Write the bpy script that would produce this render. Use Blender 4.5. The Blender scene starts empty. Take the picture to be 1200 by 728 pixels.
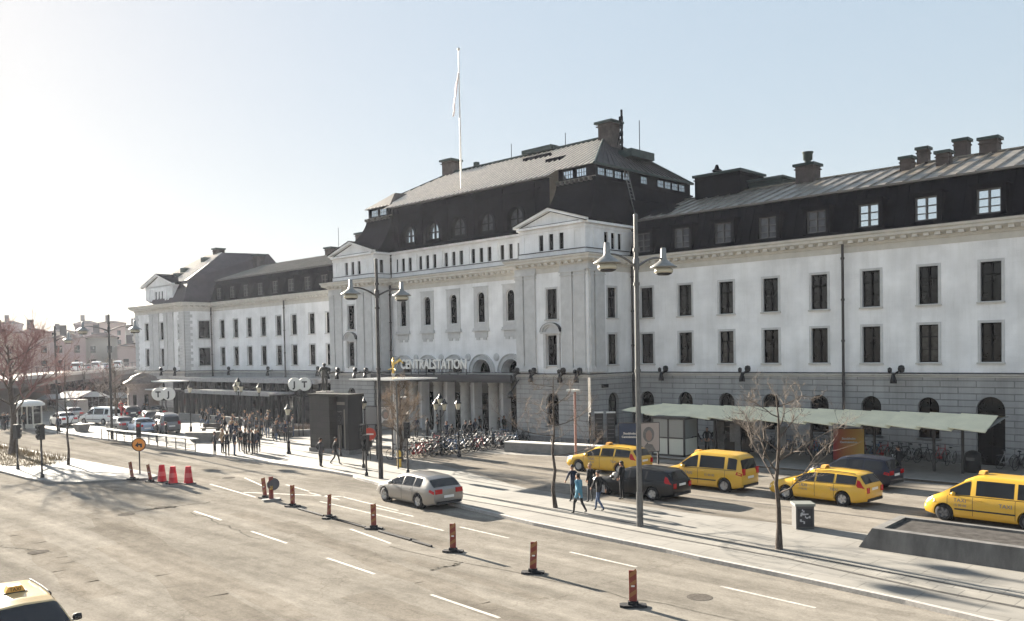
import bpy, bmesh, math, random
from mathutils import Vector, Matrix
random.seed(7)
R = math.radians
scene = bpy.context.scene
col = scene.collection
H = 6.8
# ---------------------------------------------------------------- camera
CR = Vector((0.71517561, 0.69870674, -0.01824087)); CU = Vector((-0.00650972, 0.03275522, 0.9994422)); CF = Vector((-0.69891449, 0.71465795, -0.02797411))
FPX, PYC = 1036.94, 440.58
cam_d = bpy.data.cameras.new('camera'); cam = bpy.data.objects.new('camera', cam_d); col.objects.link(cam)
cam_d.sensor_width = 36; cam_d.lens = FPX / 1200 * 36; cam_d.shift_y = (PYC - 364) / 1200
cam_d.clip_end = 6000; cam_d.clip_start = 0.1
M = Matrix((CR, CU, -CF)).transposed().to_4x4(); M.translation = Vector((0, 0, H)); cam.matrix_world = M
scene.camera = cam
def at(x, y, z=0.0):
    'point of the ground (height z) seen at photo position x, y'
    d = CF * FPX + CR * (x - 600) + CU * (PYC - y)
    t = (z - H) / d.z
    return Vector((d.x * t, d.y * t, z))
RZ = -0.12      # road level
# ---------------------------------------------------------------- materials
MATS = {}
def mat(name, c, rough=0.8, metal=0.0, noise=0.0, scale=3.0, bump=0.0, bscale=40.0, spec=0.25, emit=None, coat=0.0, c2=None, stretch=None):
    if name in MATS: return MATS[name]
    m = bpy.data.materials.new(name); m.use_nodes = True
    nt = m.node_tree; N = nt.nodes; L = nt.links
    b = N['Principled BSDF']
    b.inputs['Base Color'].default_value = (*c, 1); b.inputs['Roughness'].default_value = rough
    b.inputs['Metallic'].default_value = metal; b.inputs['Specular IOR Level'].default_value = spec
    if coat: b.inputs['Coat Weight'].default_value = coat; b.inputs['Coat Roughness'].default_value = 0.08
    if emit: b.inputs['Emission Color'].default_value = (*emit[:3], 1); b.inputs['Emission Strength'].default_value = emit[3]
    tc = N.new('ShaderNodeTexCoord'); mp = N.new('ShaderNodeMapping'); L.new(tc.outputs['Object'], mp.inputs['Vector'])
    if stretch: mp.inputs['Scale'].default_value = stretch
    if noise > 0:
        n = N.new('ShaderNodeTexNoise'); n.inputs['Scale'].default_value = scale; n.inputs['Detail'].default_value = 6
        n.inputs['Roughness'].default_value = 0.65
        L.new(mp.outputs['Vector'], n.inputs['Vector'])
        r = N.new('ShaderNodeValToRGB'); r.color_ramp.elements[0].position = 0.32; r.color_ramp.elements[1].position = 0.68
        d2 = c2 if c2 else tuple(v * (1 - noise) for v in c)
        u2 = c if c2 else tuple(min(1, v * (1 + noise)) for v in c)
        r.color_ramp.elements[0].color = (*d2, 1); r.color_ramp.elements[1].color = (*u2, 1)
        L.new(n.outputs['Fac'], r.inputs['Fac']); L.new(r.outputs['Color'], b.inputs['Base Color'])
    if bump > 0:
        n2 = N.new('ShaderNodeTexNoise'); n2.inputs['Scale'].default_value = bscale; n2.inputs['Detail'].default_value = 4
        L.new(mp.outputs['Vector'], n2.inputs['Vector'])
        bp = N.new('ShaderNodeBump'); bp.inputs['Strength'].default_value = bump; bp.inputs['Distance'].default_value = 0.02
        L.new(n2.outputs['Fac'], bp.inputs['Height']); L.new(bp.outputs['Normal'], b.inputs['Normal'])
    MATS[name] = m; return m

def masonry(name, c, joint, bw, bh, mort, bump=0.6, rough=0.85, nz=0.12, rot=False, off=0.5, streak=.84):
    'ashlar or rendered courses: brick pattern on the wall plane (x+y run, z height), or on the ground plane'
    m = bpy.data.materials.new(name); m.use_nodes = True
    nt = m.node_tree; N = nt.nodes; L = nt.links; b = N['Principled BSDF']; b.inputs['Roughness'].default_value = rough
    g = N.new('ShaderNodeNewGeometry'); s = N.new('ShaderNodeSeparateXYZ'); L.new(g.outputs['Position'], s.inputs[0])
    cb = N.new('ShaderNodeCombineXYZ')
    if rot:
        L.new(s.outputs['X'], cb.inputs['X']); L.new(s.outputs['Y'], cb.inputs['Y'])
    else:
        a = N.new('ShaderNodeMath'); a.operation = 'ADD'; L.new(s.outputs['X'], a.inputs[0]); L.new(s.outputs['Y'], a.inputs[1])
        L.new(a.outputs[0], cb.inputs['X']); L.new(s.outputs['Z'], cb.inputs['Y'])
    br = N.new('ShaderNodeTexBrick'); br.offset = off
    br.inputs['Scale'].default_value = 1.0; br.inputs['Brick Width'].default_value = bw; br.inputs['Row Height'].default_value = bh
    br.inputs['Mortar Size'].default_value = mort; br.inputs['Mortar Smooth'].default_value = 0.3
    br.inputs['Color1'].default_value = (*c, 1); br.inputs['Color2'].default_value = (*[v * (1 - nz) for v in c], 1); br.inputs['Mortar'].default_value = (*joint, 1)
    L.new(cb.outputs[0], br.inputs['Vector'])
    n = N.new('ShaderNodeTexNoise'); n.inputs['Scale'].default_value = 0.6; n.inputs['Detail'].default_value = 8; L.new(g.outputs['Position'], n.inputs['Vector'])
    mx = N.new('ShaderNodeMix'); mx.data_type = 'RGBA'; mx.blend_type = 'MULTIPLY'; mx.inputs[0].default_value = 1.0
    r = N.new('ShaderNodeValToRGB'); r.color_ramp.elements[0].position = .3; r.color_ramp.elements[1].position = .7
    r.color_ramp.elements[0].color = (.82, .82, .82, 1); r.color_ramp.elements[1].color = (1.05, 1.05, 1.05, 1)
    L.new(n.outputs['Fac'], r.inputs['Fac']); L.new(br.outputs['Color'], mx.inputs[6]); L.new(r.outputs['Color'], mx.inputs[7])
    mp = N.new('ShaderNodeMapping'); mp.inputs['Scale'].default_value = (.5, .5, 1) if rot else (1.6, 1.6, .12); L.new(g.outputs['Position'], mp.inputs['Vector'])
    n3 = N.new('ShaderNodeTexNoise'); n3.inputs['Scale'].default_value = 1.3; n3.inputs['Detail'].default_value = 7; n3.inputs['Roughness'].default_value = .7; L.new(mp.outputs['Vector'], n3.inputs['Vector'])
    r3 = N.new('ShaderNodeValToRGB'); r3.color_ramp.elements[0].position = .36; r3.color_ramp.elements[1].position = .58
    r3.color_ramp.elements[0].color = (streak, streak, streak * .99, 1); r3.color_ramp.elements[1].color = (1, 1, 1, 1); L.new(n3.outputs['Fac'], r3.inputs['Fac'])
    mx3 = N.new('ShaderNodeMix'); mx3.data_type = 'RGBA'; mx3.blend_type = 'MULTIPLY'; mx3.inputs[0].default_value = 1.0; L.new(mx.outputs[2], mx3.inputs[6]); L.new(r3.outputs['Color'], mx3.inputs[7])
    L.new(mx3.outputs[2], b.inputs['Base Color'])
    iv = N.new('ShaderNodeMath'); iv.operation = 'SUBTRACT'; iv.inputs[0].default_value = 1; L.new(br.outputs['Fac'], iv.inputs[1])
    bp = N.new('ShaderNodeBump'); bp.inputs['Strength'].default_value = bump; bp.inputs['Distance'].default_value = 0.03
    L.new(iv.outputs[0], bp.inputs['Height']); L.new(bp.outputs['Normal'], b.inputs['Normal'])
    MATS[name] = m; return m

def asphalt_mat(name, base, dark, light, patch=0.35):
    'worn road: broad tonal patches, streaks along the traffic, fine grain, a few cracks'
    m = bpy.data.materials.new(name); m.use_nodes = True
    nt = m.node_tree; N = nt.nodes; L = nt.links; b = N['Principled BSDF']; b.inputs['Roughness'].default_value = 1.0; b.inputs['Specular IOR Level'].default_value = 0.0
    g = N.new('ShaderNodeNewGeometry')
    def noise(sc, det, vec_scale=(1, 1, 1), rough=.6):
        mp = N.new('ShaderNodeMapping'); mp.inputs['Scale'].default_value = vec_scale; mp.inputs['Rotation'].default_value = (0, 0, R(3)); L.new(g.outputs['Position'], mp.inputs['Vector'])
        n = N.new('ShaderNodeTexNoise'); n.inputs['Scale'].default_value = sc; n.inputs['Detail'].default_value = det; n.inputs['Roughness'].default_value = rough
        L.new(mp.outputs['Vector'], n.inputs['Vector']); return n.outputs['Fac']
    def ramp(src, p0, p1, c0, c1):
        r = N.new('ShaderNodeValToRGB'); r.color_ramp.elements[0].position = p0; r.color_ramp.elements[1].position = p1
        r.color_ramp.elements[0].color = (*c0, 1); r.color_ramp.elements[1].color = (*c1, 1); L.new(src, r.inputs['Fac']); return r.outputs['Color']
    def mul(a, bb, f=1.0):
        mx = N.new('ShaderNodeMix'); mx.data_type = 'RGBA'; mx.blend_type = 'MULTIPLY'; mx.inputs[0].default_value = f
        L.new(a, mx.inputs[6]); L.new(bb, mx.inputs[7]); return mx.outputs[2]
    c = ramp(noise(0.18, 5), .3, .75, dark, light)
    c = mul(c, ramp(noise(1.0, 7, (0.06, 0.9, 1)), .3, .72, (.60, .59, .58), (1.08, 1.07, 1.06)))
    c = mul(c, ramp(noise(2.2, 8, (.6, 1, 1), .75), .3, .6, (.72, .71, .70), (1.08, 1.07, 1.06)), 0.9)
    c = mul(c, ramp(noise(14, 5, rough=.85), .35, .62, (.80, .795, .79), (1.07, 1.07, 1.06)))
    v = N.new('ShaderNodeTexVoronoi'); v.feature = 'DISTANCE_TO_EDGE'; v.inputs['Scale'].default_value = 0.10
    mp = N.new('ShaderNodeMapping'); nn = N.new('ShaderNodeTexNoise'); nn.inputs['Scale'].default_value = 0.7; nn.inputs['Detail'].default_value = 6
    L.new(g.outputs['Position'], nn.inputs['Vector']); va = N.new('ShaderNodeVectorMath'); va.operation = 'MULTIPLY_ADD'
    L.new(nn.outputs['Color'], va.inputs[0]); va.inputs[1].default_value = (3.5, 3.5, 0); L.new(g.outputs['Position'], va.inputs[2]); L.new(va.outputs[0], v.inputs['Vector'])
    c = mul(c, ramp(v.outputs['Distance'], .0008, .004, (.80, .79, .78), (1, 1, 1)))
    L.new(c, b.inputs['Base Color'])
    bp = N.new('ShaderNodeBump'); bp.inputs['Strength'].default_value = .25; bp.inputs['Distance'].default_value = .01
    L.new(noise(55, 3), bp.inputs['Height']); L.new(bp.outputs['Normal'], b.inputs['Normal'])
    MATS[name] = m; return m

A_ROAD = asphalt_mat('asphalt', None, (.222, .208, .186), (.298, .280, .252))
A_TAXI = asphalt_mat('lane_asphalt', None, (.22, .204, .182), (.285, .264, .235))
M_PLAZA = masonry('plaza_paving', (.225, .212, .190), (.15, .14, .125), 1.6, 1.0, 0.022, .2, .85, .07, rot=True)
M_WALK = masonry('pavement_slabs', (.255, .238, .21), (.155, .145, .13), 0.7, 0.7, 0.02, .2, .85, .08, rot=True)
M_KERB = mat('granite_kerb', (.36, .34, .32), .8, noise=.2, scale=9)
M_PAINT = mat('road_paint', (.72, .71, .68), .7, noise=.14, scale=7)
M_STUCCO = masonry('white_stucco', (.88, .88, .89), (.84, .84, .85), 0.9, 0.30, 0.010, .12, .85, .03, streak=.91)
M_RUST = masonry('rusticated_stone', (.40, .395, .39), (.24, .237, .235), 1.9, 0.36, 0.028, 1.0, .85, .10)
M_PLINTH = mat('granite_plinth', (.17, .165, .16), .7, noise=.25, scale=6)
M_TRIM = mat('stone_trim', (.50, .485, .46), .8, noise=.10, scale=2.5, bump=.2)
M_GREY = mat('grey_stone', (.52, .52, .52), .85, noise=.10, scale=2.0, bump=.25)
M_CORN = mat('cornice_stone', (.56, .54, .50), .8, noise=.10, scale=1.6, bump=.15)
M_LEAD = mat('dark_flashing', (.035, .035, .04), .5)
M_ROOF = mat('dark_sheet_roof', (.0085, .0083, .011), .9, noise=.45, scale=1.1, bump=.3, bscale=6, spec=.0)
M_ROOFL = mat('ribbed_sheet_roof', (.22, .20, .175), .6, metal=.0, noise=.14, scale=.8)
M_BATTEN = mat('sunlit_roof_batten', (.62, .56, .50), .6, noise=.15, scale=3)  # battens paler than the pans: sunlit striping put into the colour
M_ROOFM = mat('shiny_sheet_roof', (.21, .185, .155), .40, metal=.5, noise=.4, scale=1.2)
M_COPPER = mat('dark_green_copper', (.030, .046, .043), .55, noise=.4, scale=1.2)
M_FRAME = mat('brown_window_frame', (.010, .009, .009), .8, spec=.05)
M_GLASS = mat('window_glass', (.010, .010, .011), .06, spec=.28, noise=.5, scale=1.3)
M_GLASS2 = mat('window_glass_blind', (.055, .052, .047), .10, spec=.3, noise=.7, scale=1.6)
M_GLASS3 = mat('window_glass_curtain', (.018, .017, .017), .08, spec=.35, noise=.8, scale=2.6)
M_GLASSR = mat('sky_glass', (.72, .77, .82), .05, metal=.9)
M_GLASSD = mat('dull_dormer_glass', (.10, .10, .11), .12, metal=.5, noise=.6, scale=1.5)
M_BLACK = mat('black_metal', (.018, .018, .02), .45)
M_POLE = mat('galvanised_steel', (.13, .13, .13), .5, metal=.4, noise=.2, scale=3)
M_DKPOLE = mat('dark_pole_paint', (.045, .042, .042), .5, noise=.25, scale=4)
M_WHITE = mat('white_paint', (.62, .62, .60), .5)
M_LAMPG = mat('opal_lamp_glass', (.50, .47, .38), .25)
M_RED = mat('red_plastic', (.48, .02, .03), .5, noise=.12, scale=6)
M_BARR = mat('delineator_red', (.20, .045, .035), .55, noise=.25, scale=7)
M_YEL = mat('delineator_yellow', (.75, .48, .08), .5)
M_ORANGE = mat('orange_sign', (.75, .28, .04), .5)
M_RUBBER = mat('rubber', (.02, .02, .022), .85)
M_CONC = mat('concrete', (.22, .212, .20), .85, noise=.18, scale=2.2, bump=.4)
M_CONCD = mat('stained_concrete', (.135, .13, .125), .85, noise=.35, scale=1.4, bump=.4, stretch=(1, 1, .35))
M_BARK = mat('bark', (.075, .060, .050), .95, noise=.35, scale=8, bump=.6, bscale=15)
M_TWIG = mat('twig_bark', (.16, .125, .10), .9, noise=.3, scale=3)
M_GOLD = mat('gilded_metal', (.75, .52, .16), .3, metal=.9)
M_BRONZE = mat('dark_bronze', (.035, .033, .03), .5, metal=.4, noise=.3, scale=5)
M_CANOPY = mat('pale_green_glass_roof', (.72, .68, .50), .6, noise=.10, scale=.9)
M_GRASS = mat('dry_turf', (.13, .105, .065), .95, noise=.5, scale=2)

# ---------------------------------------------------------------- mesh builder
class MB:
    def __init__(s): s.v = []; s.f = []; s.mi = []; s.cur = 0; s.sm = []; s.smooth = False
    def add(s, vs, fs):
        o = len(s.v); s.v += [tuple(p) for p in vs]
        for f in fs: s.f.append(tuple(i + o for i in f)); s.mi.append(s.cur); s.sm.append(s.smooth)
    def box(s, x0, x1, y0, y1, z0, z1):
        s.add([(x0, y0, z0), (x1, y0, z0), (x1, y1, z0), (x0, y1, z0), (x0, y0, z1), (x1, y0, z1), (x1, y1, z1), (x0, y1, z1)],
              [(0, 3, 2, 1), (4, 5, 6, 7), (0, 1, 5, 4), (1, 2, 6, 5), (2, 3, 7, 6), (3, 0, 4, 7)])
    def cbox(s, cx, cy, cz, sx, sy, sz): s.box(cx - sx / 2, cx + sx / 2, cy - sy / 2, cy + sy / 2, cz - sz / 2, cz + sz / 2)
    def prism(s, pts, z0, z1):
        'vertical prism over a counter-clockwise plan polygon'
        n = len(pts); a = [(p[0], p[1], z0) for p in pts]; b = [(p[0], p[1], z1) for p in pts]
        s.add(a + b, [tuple(reversed(range(n))), tuple(range(n, 2 * n))] + [(i, (i + 1) % n, n + (i + 1) % n, n + i) for i in range(n)])
    def extr(s, pts, d):
        'extrude a 3D polygon by vector d'
        n = len(pts); d = Vector(d); a = [Vector(p) for p in pts]; b = [p + d for p in a]
        s.add(a + b, [tuple(range(n)), tuple(reversed(range(n, 2 * n)))] + [((i + 1) % n, i, n + i, n + (i + 1) % n) for i in range(n)])
    def tube(s, pts, rs, k=8, cap=True):
        pts = [Vector(p) for p in pts]
        if not hasattr(rs, '__len__'): rs = [rs] * len(pts)
        sm = s.smooth; s.smooth = True
        rings = []; up = Vector((0, 0, 1))
        for i, p in enumerate(pts):
            d = (pts[min(i + 1, len(pts) - 1)] - pts[max(i - 1, 0)]).normalized()
            a = d.cross(up if abs(d.z) < .95 else Vector((1, 0, 0))).normalized(); b = a.cross(d)
            rings.append([p + (a * math.cos(2 * math.pi * j / k) + b * math.sin(2 * math.pi * j / k)) * rs[i] for j in range(k)])
        vs = [q for r in rings for q in r]; fs = []
        for i in range(len(pts) - 1):
            for j in range(k): fs.append((i * k + j, i * k + (j + 1) % k, (i + 1) * k + (j + 1) % k, (i + 1) * k + j))
        s.add(vs, fs); s.smooth = False
        if cap: s.add(rings[0] + rings[-1], [tuple(range(k)), tuple(reversed(range(k, 2 * k)))])
        s.smooth = sm
    def lathe(s, prof, c=(0, 0, 0), k=16, axis='z', cap=True):
        sm = s.smooth; s.smooth = True
        vs = []; fs = []
        for (r, h) in prof:
            for j in range(k):
                t = 2 * math.pi * j / k; a, b = r * math.cos(t), r * math.sin(t)
                vs.append((c[0] + a, c[1] + b, c[2] + h) if axis == 'z' else ((c[0] + a, c[1] + h, c[2] + b) if axis == 'y' else (c[0] + h, c[1] + a, c[2] + b)))
        for i in range(len(prof) - 1):
            for j in range(k):
                q = (i * k + j, i * k + (j + 1) % k, (i + 1) * k + (j + 1) % k, (i + 1) * k + j)
                fs.append(q if axis != 'y' else tuple(reversed(q)))
        s.add(vs, fs); s.smooth = False
        if cap: a = vs[:k]; z = vs[-k:]; s.add(a + z, [tuple(reversed(range(k))), tuple(range(k, 2 * k))])
        s.smooth = sm
    def mesh(s, name, mats, fix=False):
        me = bpy.data.meshes.new(name); me.from_pydata(s.v, [], s.f); me.update()
        for m in (mats if isinstance(mats, (list, tuple)) else [mats]): me.materials.append(m)
        for p, i, sm in zip(me.polygons, s.mi, s.sm): p.material_index = i; p.use_smooth = sm
        if fix:
            bm = bmesh.new(); bm.from_mesh(me); bmesh.ops.remove_doubles(bm, verts=bm.verts, dist=1e-5); bmesh.ops.recalc_face_normals(bm, faces=bm.faces); bm.to_mesh(me); bm.free()
        return me
    def build(s, name, mats, parent=None, fix=False):
        return link(name, s.mesh(name, mats, fix), parent)
def link(name, me, parent=None):
    o = bpy.data.objects.new(name, me); col.objects.link(o)
    if parent is not None:
        o.parent = parent
        if parent.get('world_kids'): o.matrix_parent_inverse = Matrix.Translation(parent.location).inverted()
    return o
def tag(o, label=None, cat=None, group=None, kind=None):
    if label: o['label'] = label
    if cat: o['category'] = cat
    if group: o['group'] = group
    if kind: o['kind'] = kind
    return o
def thing(name, loc, label, cat, group=None, rz=0.0, world=False):
    'an Empty at the base of a thing; with world=True its parts are written in world coordinates'
    o = bpy.data.objects.new(name, None); col.objects.link(o); o.location = loc; o.rotation_euler.z = rz; o.empty_display_size = .3
    if world: o['world_kids'] = True
    return tag(o, label, cat, group)
def copy_tree(o, parent=None):
    c = o.copy(); col.objects.link(c); c.parent = parent
    for ch in [k for k in KIDS.get(o.name, list(o.children))]: copy_tree(ch, c)
    return c
KIDS = {}
def snap(o):
    'remember the children of a prototype so copies are quick'
    KIDS[o.name] = list(o.children)
    for c in o.children: snap(c)
def place(proto, loc, rz, label, group=None, first=[None], scale=None):
    c = proto if not proto.get('used') else copy_tree(proto)
    if c is proto: proto['used'] = True
    c.location = loc; c.rotation_euler.z = rz
    if scale: c.scale = (scale,) * 3
    c['label'] = label
    if group: c['group'] = group
    return c
def text(name, s, size, m, parent, loc, rot, depth=.02, align='CENTER', sx=1.0, bold=0.0):
    cu = bpy.data.curves.new(name, 'FONT'); cu.body = s; cu.size = size; cu.extrude = depth; cu.align_x = align; cu.resolution_u = 2; cu.offset = bold
    t = bpy.data.objects.new('tmp', cu); col.objects.link(t)
    dg = bpy.context.evaluated_depsgraph_get(); me = bpy.data.meshes.new_from_object(t.evaluated_get(dg)); me.name = name
    bpy.data.objects.remove(t); me.materials.clear(); me.materials.append(m)
    me.transform(Matrix.Diagonal((sx, 1, 1, 1)))
    o = link(name, me, parent); o.location = loc; o.rotation_euler = rot
    return o
HAZE = 0.00016; SKY_G, SKY_S, SKY_V, SUN_E, EXPO = 0.165, 2.35, 0.110, 5.0, 2.49
# ---------------------------------------------------------------- sky, sun
w = bpy.data.worlds.new('World'); scene.world = w; w.use_nodes = True
sky = w.node_tree.nodes.new('ShaderNodeTexSky'); sky.sky_type = 'NISHITA'; sky.sun_disc = False
SUN_EL, SUN_AZ = R(18.5), R(174.5)      # azimuth of the direction TO the sun, counter-clockwise from +X
sky.sun_elevation = SUN_EL; sky.sun_rotation = R(90) - SUN_AZ
sky.altitude = 0; sky.air_density = 1.0; sky.dust_density = 0.5; sky.ozone_density = 1.2
gm = w.node_tree.nodes.new('ShaderNodeGamma'); gm.inputs[1].default_value = SKY_G; hs = w.node_tree.nodes.new('ShaderNodeHueSaturation'); hs.inputs['Saturation'].default_value = SKY_S
w.node_tree.links.new(sky.outputs[0], gm.inputs[0]); w.node_tree.links.new(gm.outputs[0], hs.inputs['Color']); w.node_tree.links.new(hs.outputs[0], w.node_tree.nodes['Background'].inputs[0]); w.node_tree.nodes['Background'].inputs[1].default_value = SKY_V
sl = bpy.data.lights.new('sun', 'SUN'); so = bpy.data.objects.new('sun', sl); col.objects.link(so)
sl.energy = SUN_E; sl.angle = R(0.6); sl.color = (1.0, .91, .77)
sd = Vector((math.cos(SUN_AZ) * math.cos(SUN_EL), math.sin(SUN_AZ) * math.cos(SUN_EL), math.sin(SUN_EL)))
so.rotation_euler = sd.to_track_quat('Z', 'Y').to_euler(); so.location = (-60, 10, 60)
scene.view_settings.view_transform = 'Standard'; scene.view_settings.look = 'None'; scene.view_settings.exposure = EXPO; scene.view_settings.gamma = 1
# ---------------------------------------------------------------- ground
def sheet(name, pts, z, m, z0=None):
    b = MB()
    if z0 is None: b.add([(p[0], p[1], z) for p in pts], [tuple(range(len(pts)))])
    else: b.prism(pts, z0, z)
    return tag(b.build(name, m), kind='structure')
sheet('road', [(-1500, -900), (900, -900), (900, 1500), (-1500, 1500)], RZ, A_ROAD)
EDGE = [(40, 20.3), (10, 21.7), (-6.7, 23.45), (-8.9, 23.87), (-12.8, 24.34), (-15.7, 24.61), (-17.2, 24.83), (-20.3, 25.09), (-23.8, 25.4), (-28.5, 26.15), (-33, 27.0), (-38, 28.25), (-39.3, 28.5), (-40.3, 28.75), (-41.1, 29.1), (-44.3, 29.35), (-60, 29.3), (-101, 29.1), (-125, 29.0)]
sheet('plaza', [(p[0], p[1] + .16) for p in EDGE] + [(-125, 90), (40, 90)], 0.0, M_PLAZA, RZ - .3)
k = MB()
for a, b in zip(EDGE, EDGE[1:]):
    a2, b2 = (a[0], a[1] + .158), (b[0], b[1] + .158)
    k.prism([b, a, a2, b2][::-1] if False else [b, a, a2, b2], RZ - .02, .012)
tag(k.build('kerb', M_KERB), kind='structure')
sheet('pavement', [(40, 22.5), (40, 25.2), (-6.4, 26.1), (-14.2, 27.0), (-22.6, 27.95), (-30.6, 28.9), (-37.5, 29.35), (-38.5, 28.95), (-30.6, 27.5), (-26.5, 27.25), (-18.3, 26.5), (-13.5, 26.2), (-8.6, 25.3), (-6.4, 25.08)][::-1][::-1], 0.006, M_WALK)
# narrow dark drainage and joint lines along the pavement
def strip(name, pts, wd, z, m, kind='structure'):
    b = MB()
    for p, q in zip(pts, pts[1:]):
        d = Vector((q[0] - p[0], q[1] - p[1], 0)).normalized() * (wd / 2); n = Vector((-d.y, d.x, 0))
        b.add([(p[0] - n.x, p[1] - n.y, z), (q[0] - n.x, q[1] - n.y, z), (q[0] + n.x, q[1] + n.y, z), (p[0] + n.x, p[1] + n.y, z)], [(0, 1, 2, 3)])
    return tag(b.build(name, m), kind=kind)
M_JOINT = mat('dark_drain_joint', (.07, .065, .06), .8, noise=.3, scale=5)
strip('pavement_drain', [(40, 22.3), (-6.4, 25.08), (-8.6, 25.3), (-13.5, 26.2), (-18.3, 26.5), (-26.5, 27.27), (-30.6, 27.45), (-34, 27.9)], .13, .011, M_JOINT)
strip('pavement_joint', [(40, 24.2), (-6.64, 26.02), (-14.2, 26.96), (-22.6, 27.92), (-30, 28.5)], .09, .015, M_JOINT)
# taxi lane
LANE = [(40, 32.0), (40, 44.2), (-29, 44.6), (-34, 43.2), (-42, 41.0), (-52, 39.0), (-52, 37.6), (-42, 35.6), (-36, 33.6), (-30, 31.6), (-20, 31.0), (-10, 31.8)][::-1]
sheet('taxi_lane', LANE, 0.006, A_TAXI)
strip('lane_joint', [(40, 33.1), (-8, 34.1), (-16, 34.6), (-26, 34.9), (-36, 36.4), (-44, 38.2)], .12, .013, M_JOINT)
strip('lane_edge', [(40, 42.6), (-20, 43.3), (-30, 43.6)], .12, .013, M_JOINT)
sheet('shelter_platform', [(-35.5, 45.2), (40, 44.9), (40, 52.4), (-35.5, 52.4)], .12, M_PLAZA, -.1)
strip('platform_kerb', [(-35.6, 45.1), (40, 44.8)], .16, .125, M_KERB)
# median island at the left
ISL = [(-130, 12.6), (-75, 15.6), (-60.5, 16.6), (-55.2, 16.6), (-52.6, 16.9), (-51.0, 17.8), (-50.3, 19.2), (-49.2, 21.0), (-49.6, 21.8), (-51.5, 22.1), (-64, 21.9), (-79, 22.1), (-130, 23.0)]
ISL = [(p[0] * 1.01, p[1] * 1.01) for p in ISL]
sheet('traffic_island', ISL, 0.0, M_CONC, RZ - .05)
g = MB(); g.prism([(-130, 15.0), (-80, 17.0), (-66, 17.6), (-62.6, 18.0), (-62, 20.4), (-66, 21.4), (-80, 21.9), (-130, 22.5)], -.02, .05)
tag(g.build('island_turf', M_GRASS), 'dry winter grass and soil on the traffic island', kind='stuff')
b = MB(); random.seed(3)
for i in range(5000):
    x = random.uniform(-84, -60.5); y = random.uniform(17.4, 21.6)
    if x > -62.6 and (y < 18.3 or y > 20.2): continue
    a = random.uniform(0, 6.3); h = random.uniform(.08, .38) * (1.4 if y > 20.4 else .8); d = Vector((math.cos(a), math.sin(a), 0)) * .02; t = Vector((random.uniform(-.1, .1), random.uniform(-.1, .1), h))
    p = Vector((x, y, .04)); b.add([p - d, p + d, p + t], [(0, 1, 2)])
tag(b.build('grass', mat('dry_grass', (.22, .17, .10), .9, noise=.4, scale=2)), 'tufts of dry brown grass on the traffic island', kind='stuff')
# road paint
pm = MB()
def dash(p, q, wd=.115, z=RZ + .004):
    p = Vector((p[0], p[1], 0)) * 1.0176; q = Vector((q[0], q[1], 0)) * 1.0176
    d = (q - p).normalized() * wd / 2; n = Vector((-d.y, d.x, 0))
    pm.add([(p - n).to_tuple()[:2] + (z,), (q - n).to_tuple()[:2] + (z,), (q + n).to_tuple()[:2] + (z,), (p + n).to_tuple()[:2] + (z,)], [(0, 1, 2, 3)])
for i in range(-3, 3):
    x = -19.4 + i * 6.08; y = 22.47 - (x + 19.4) * .085
    if i < 5 and i > -5: dash((x, y), (x + 2.95, y - .25))
for i in range(-3, 6):
    x = -18.97 + i * 6.1; y = 15.98 - (x + 18.97) * .105
    dash((x, y), (x + 3.0, y - .27))
dash((-29.94, 22.51), (-25.42, 22.11)); dash((-35.0, 22.9), (-29.9, 22.5), .10); dash((-35.36, 24.34), (-30.2, 23.7), .12)
dash((-40.4, 22.0), (-35.2, 24.4), .16); dash((-41.0, 24.76), (-38.0, 24.26)); dash((-45.2, 24.7), (-41.4, 23.7), .12); dash((-28.5, 20.0), (-25.2, 19.4))
dash((-44.5, 22.3), (-38.5, 21.6), .12)
tag(pm.build('road_markings', mat('worn_road_paint', (.385, .365, .33), .85, noise=.30, scale=4)), kind='structure')
# asphalt repair patches and manholes
pt = MB()
for (x, y, a, c, rot) in ((-27, 13.3, 14, .75, -.11), (-40, 15.2, 10, .5, -.1), (-20, 18.3, 7, .5, -.1), (-55, 25.6, 9, .6, -.02), (-33, 19.0, 6, .9, -.1), (-14, 13.0, 3, 1.2, -.1), (-31, 12.5, 5.0, 1.0, -.1), (-36, 13.8, 3.2, .9, -.06), (-18, 14.6, 6, 1.1, -.1), (-26, 21.0, 5, .8, -.08)):
    M2 = Matrix.Rotation(rot, 3, 'Z'); q = [M2 @ Vector((sx * a / 2, sy * c / 2, 0)) + Vector((x, y, RZ + .003)) for sx, sy in ((-1, -1), (1, -1), (1, 1), (-1, 1))]
    pt.add(q, [(0, 1, 2, 3)])
tag(pt.build('road_patch', asphalt_mat('patch_asphalt', None, (.20, .184, .162), (.265, .245, .217))), kind='structure')
for nm_, a_, b_, w_ in (('road_wear_band', at(118, 600, RZ), at(285, 735, RZ), 1.5), ('road_wear_band', at(330, 612, RZ), at(640, 740, RZ), .9), ('road_wear_band', at(20, 622, RZ), at(120, 700, RZ), 1.1)):
    strip(nm_, [a_.lerp(b_, t_ / 12) + Vector((0, .12 * math.sin(t_ * 1.7), 0)) for t_ in range(13)], w_, RZ + .002, asphalt_mat('worn_band', None, (.185, .17, .15), (.275, .254, .224)))
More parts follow.
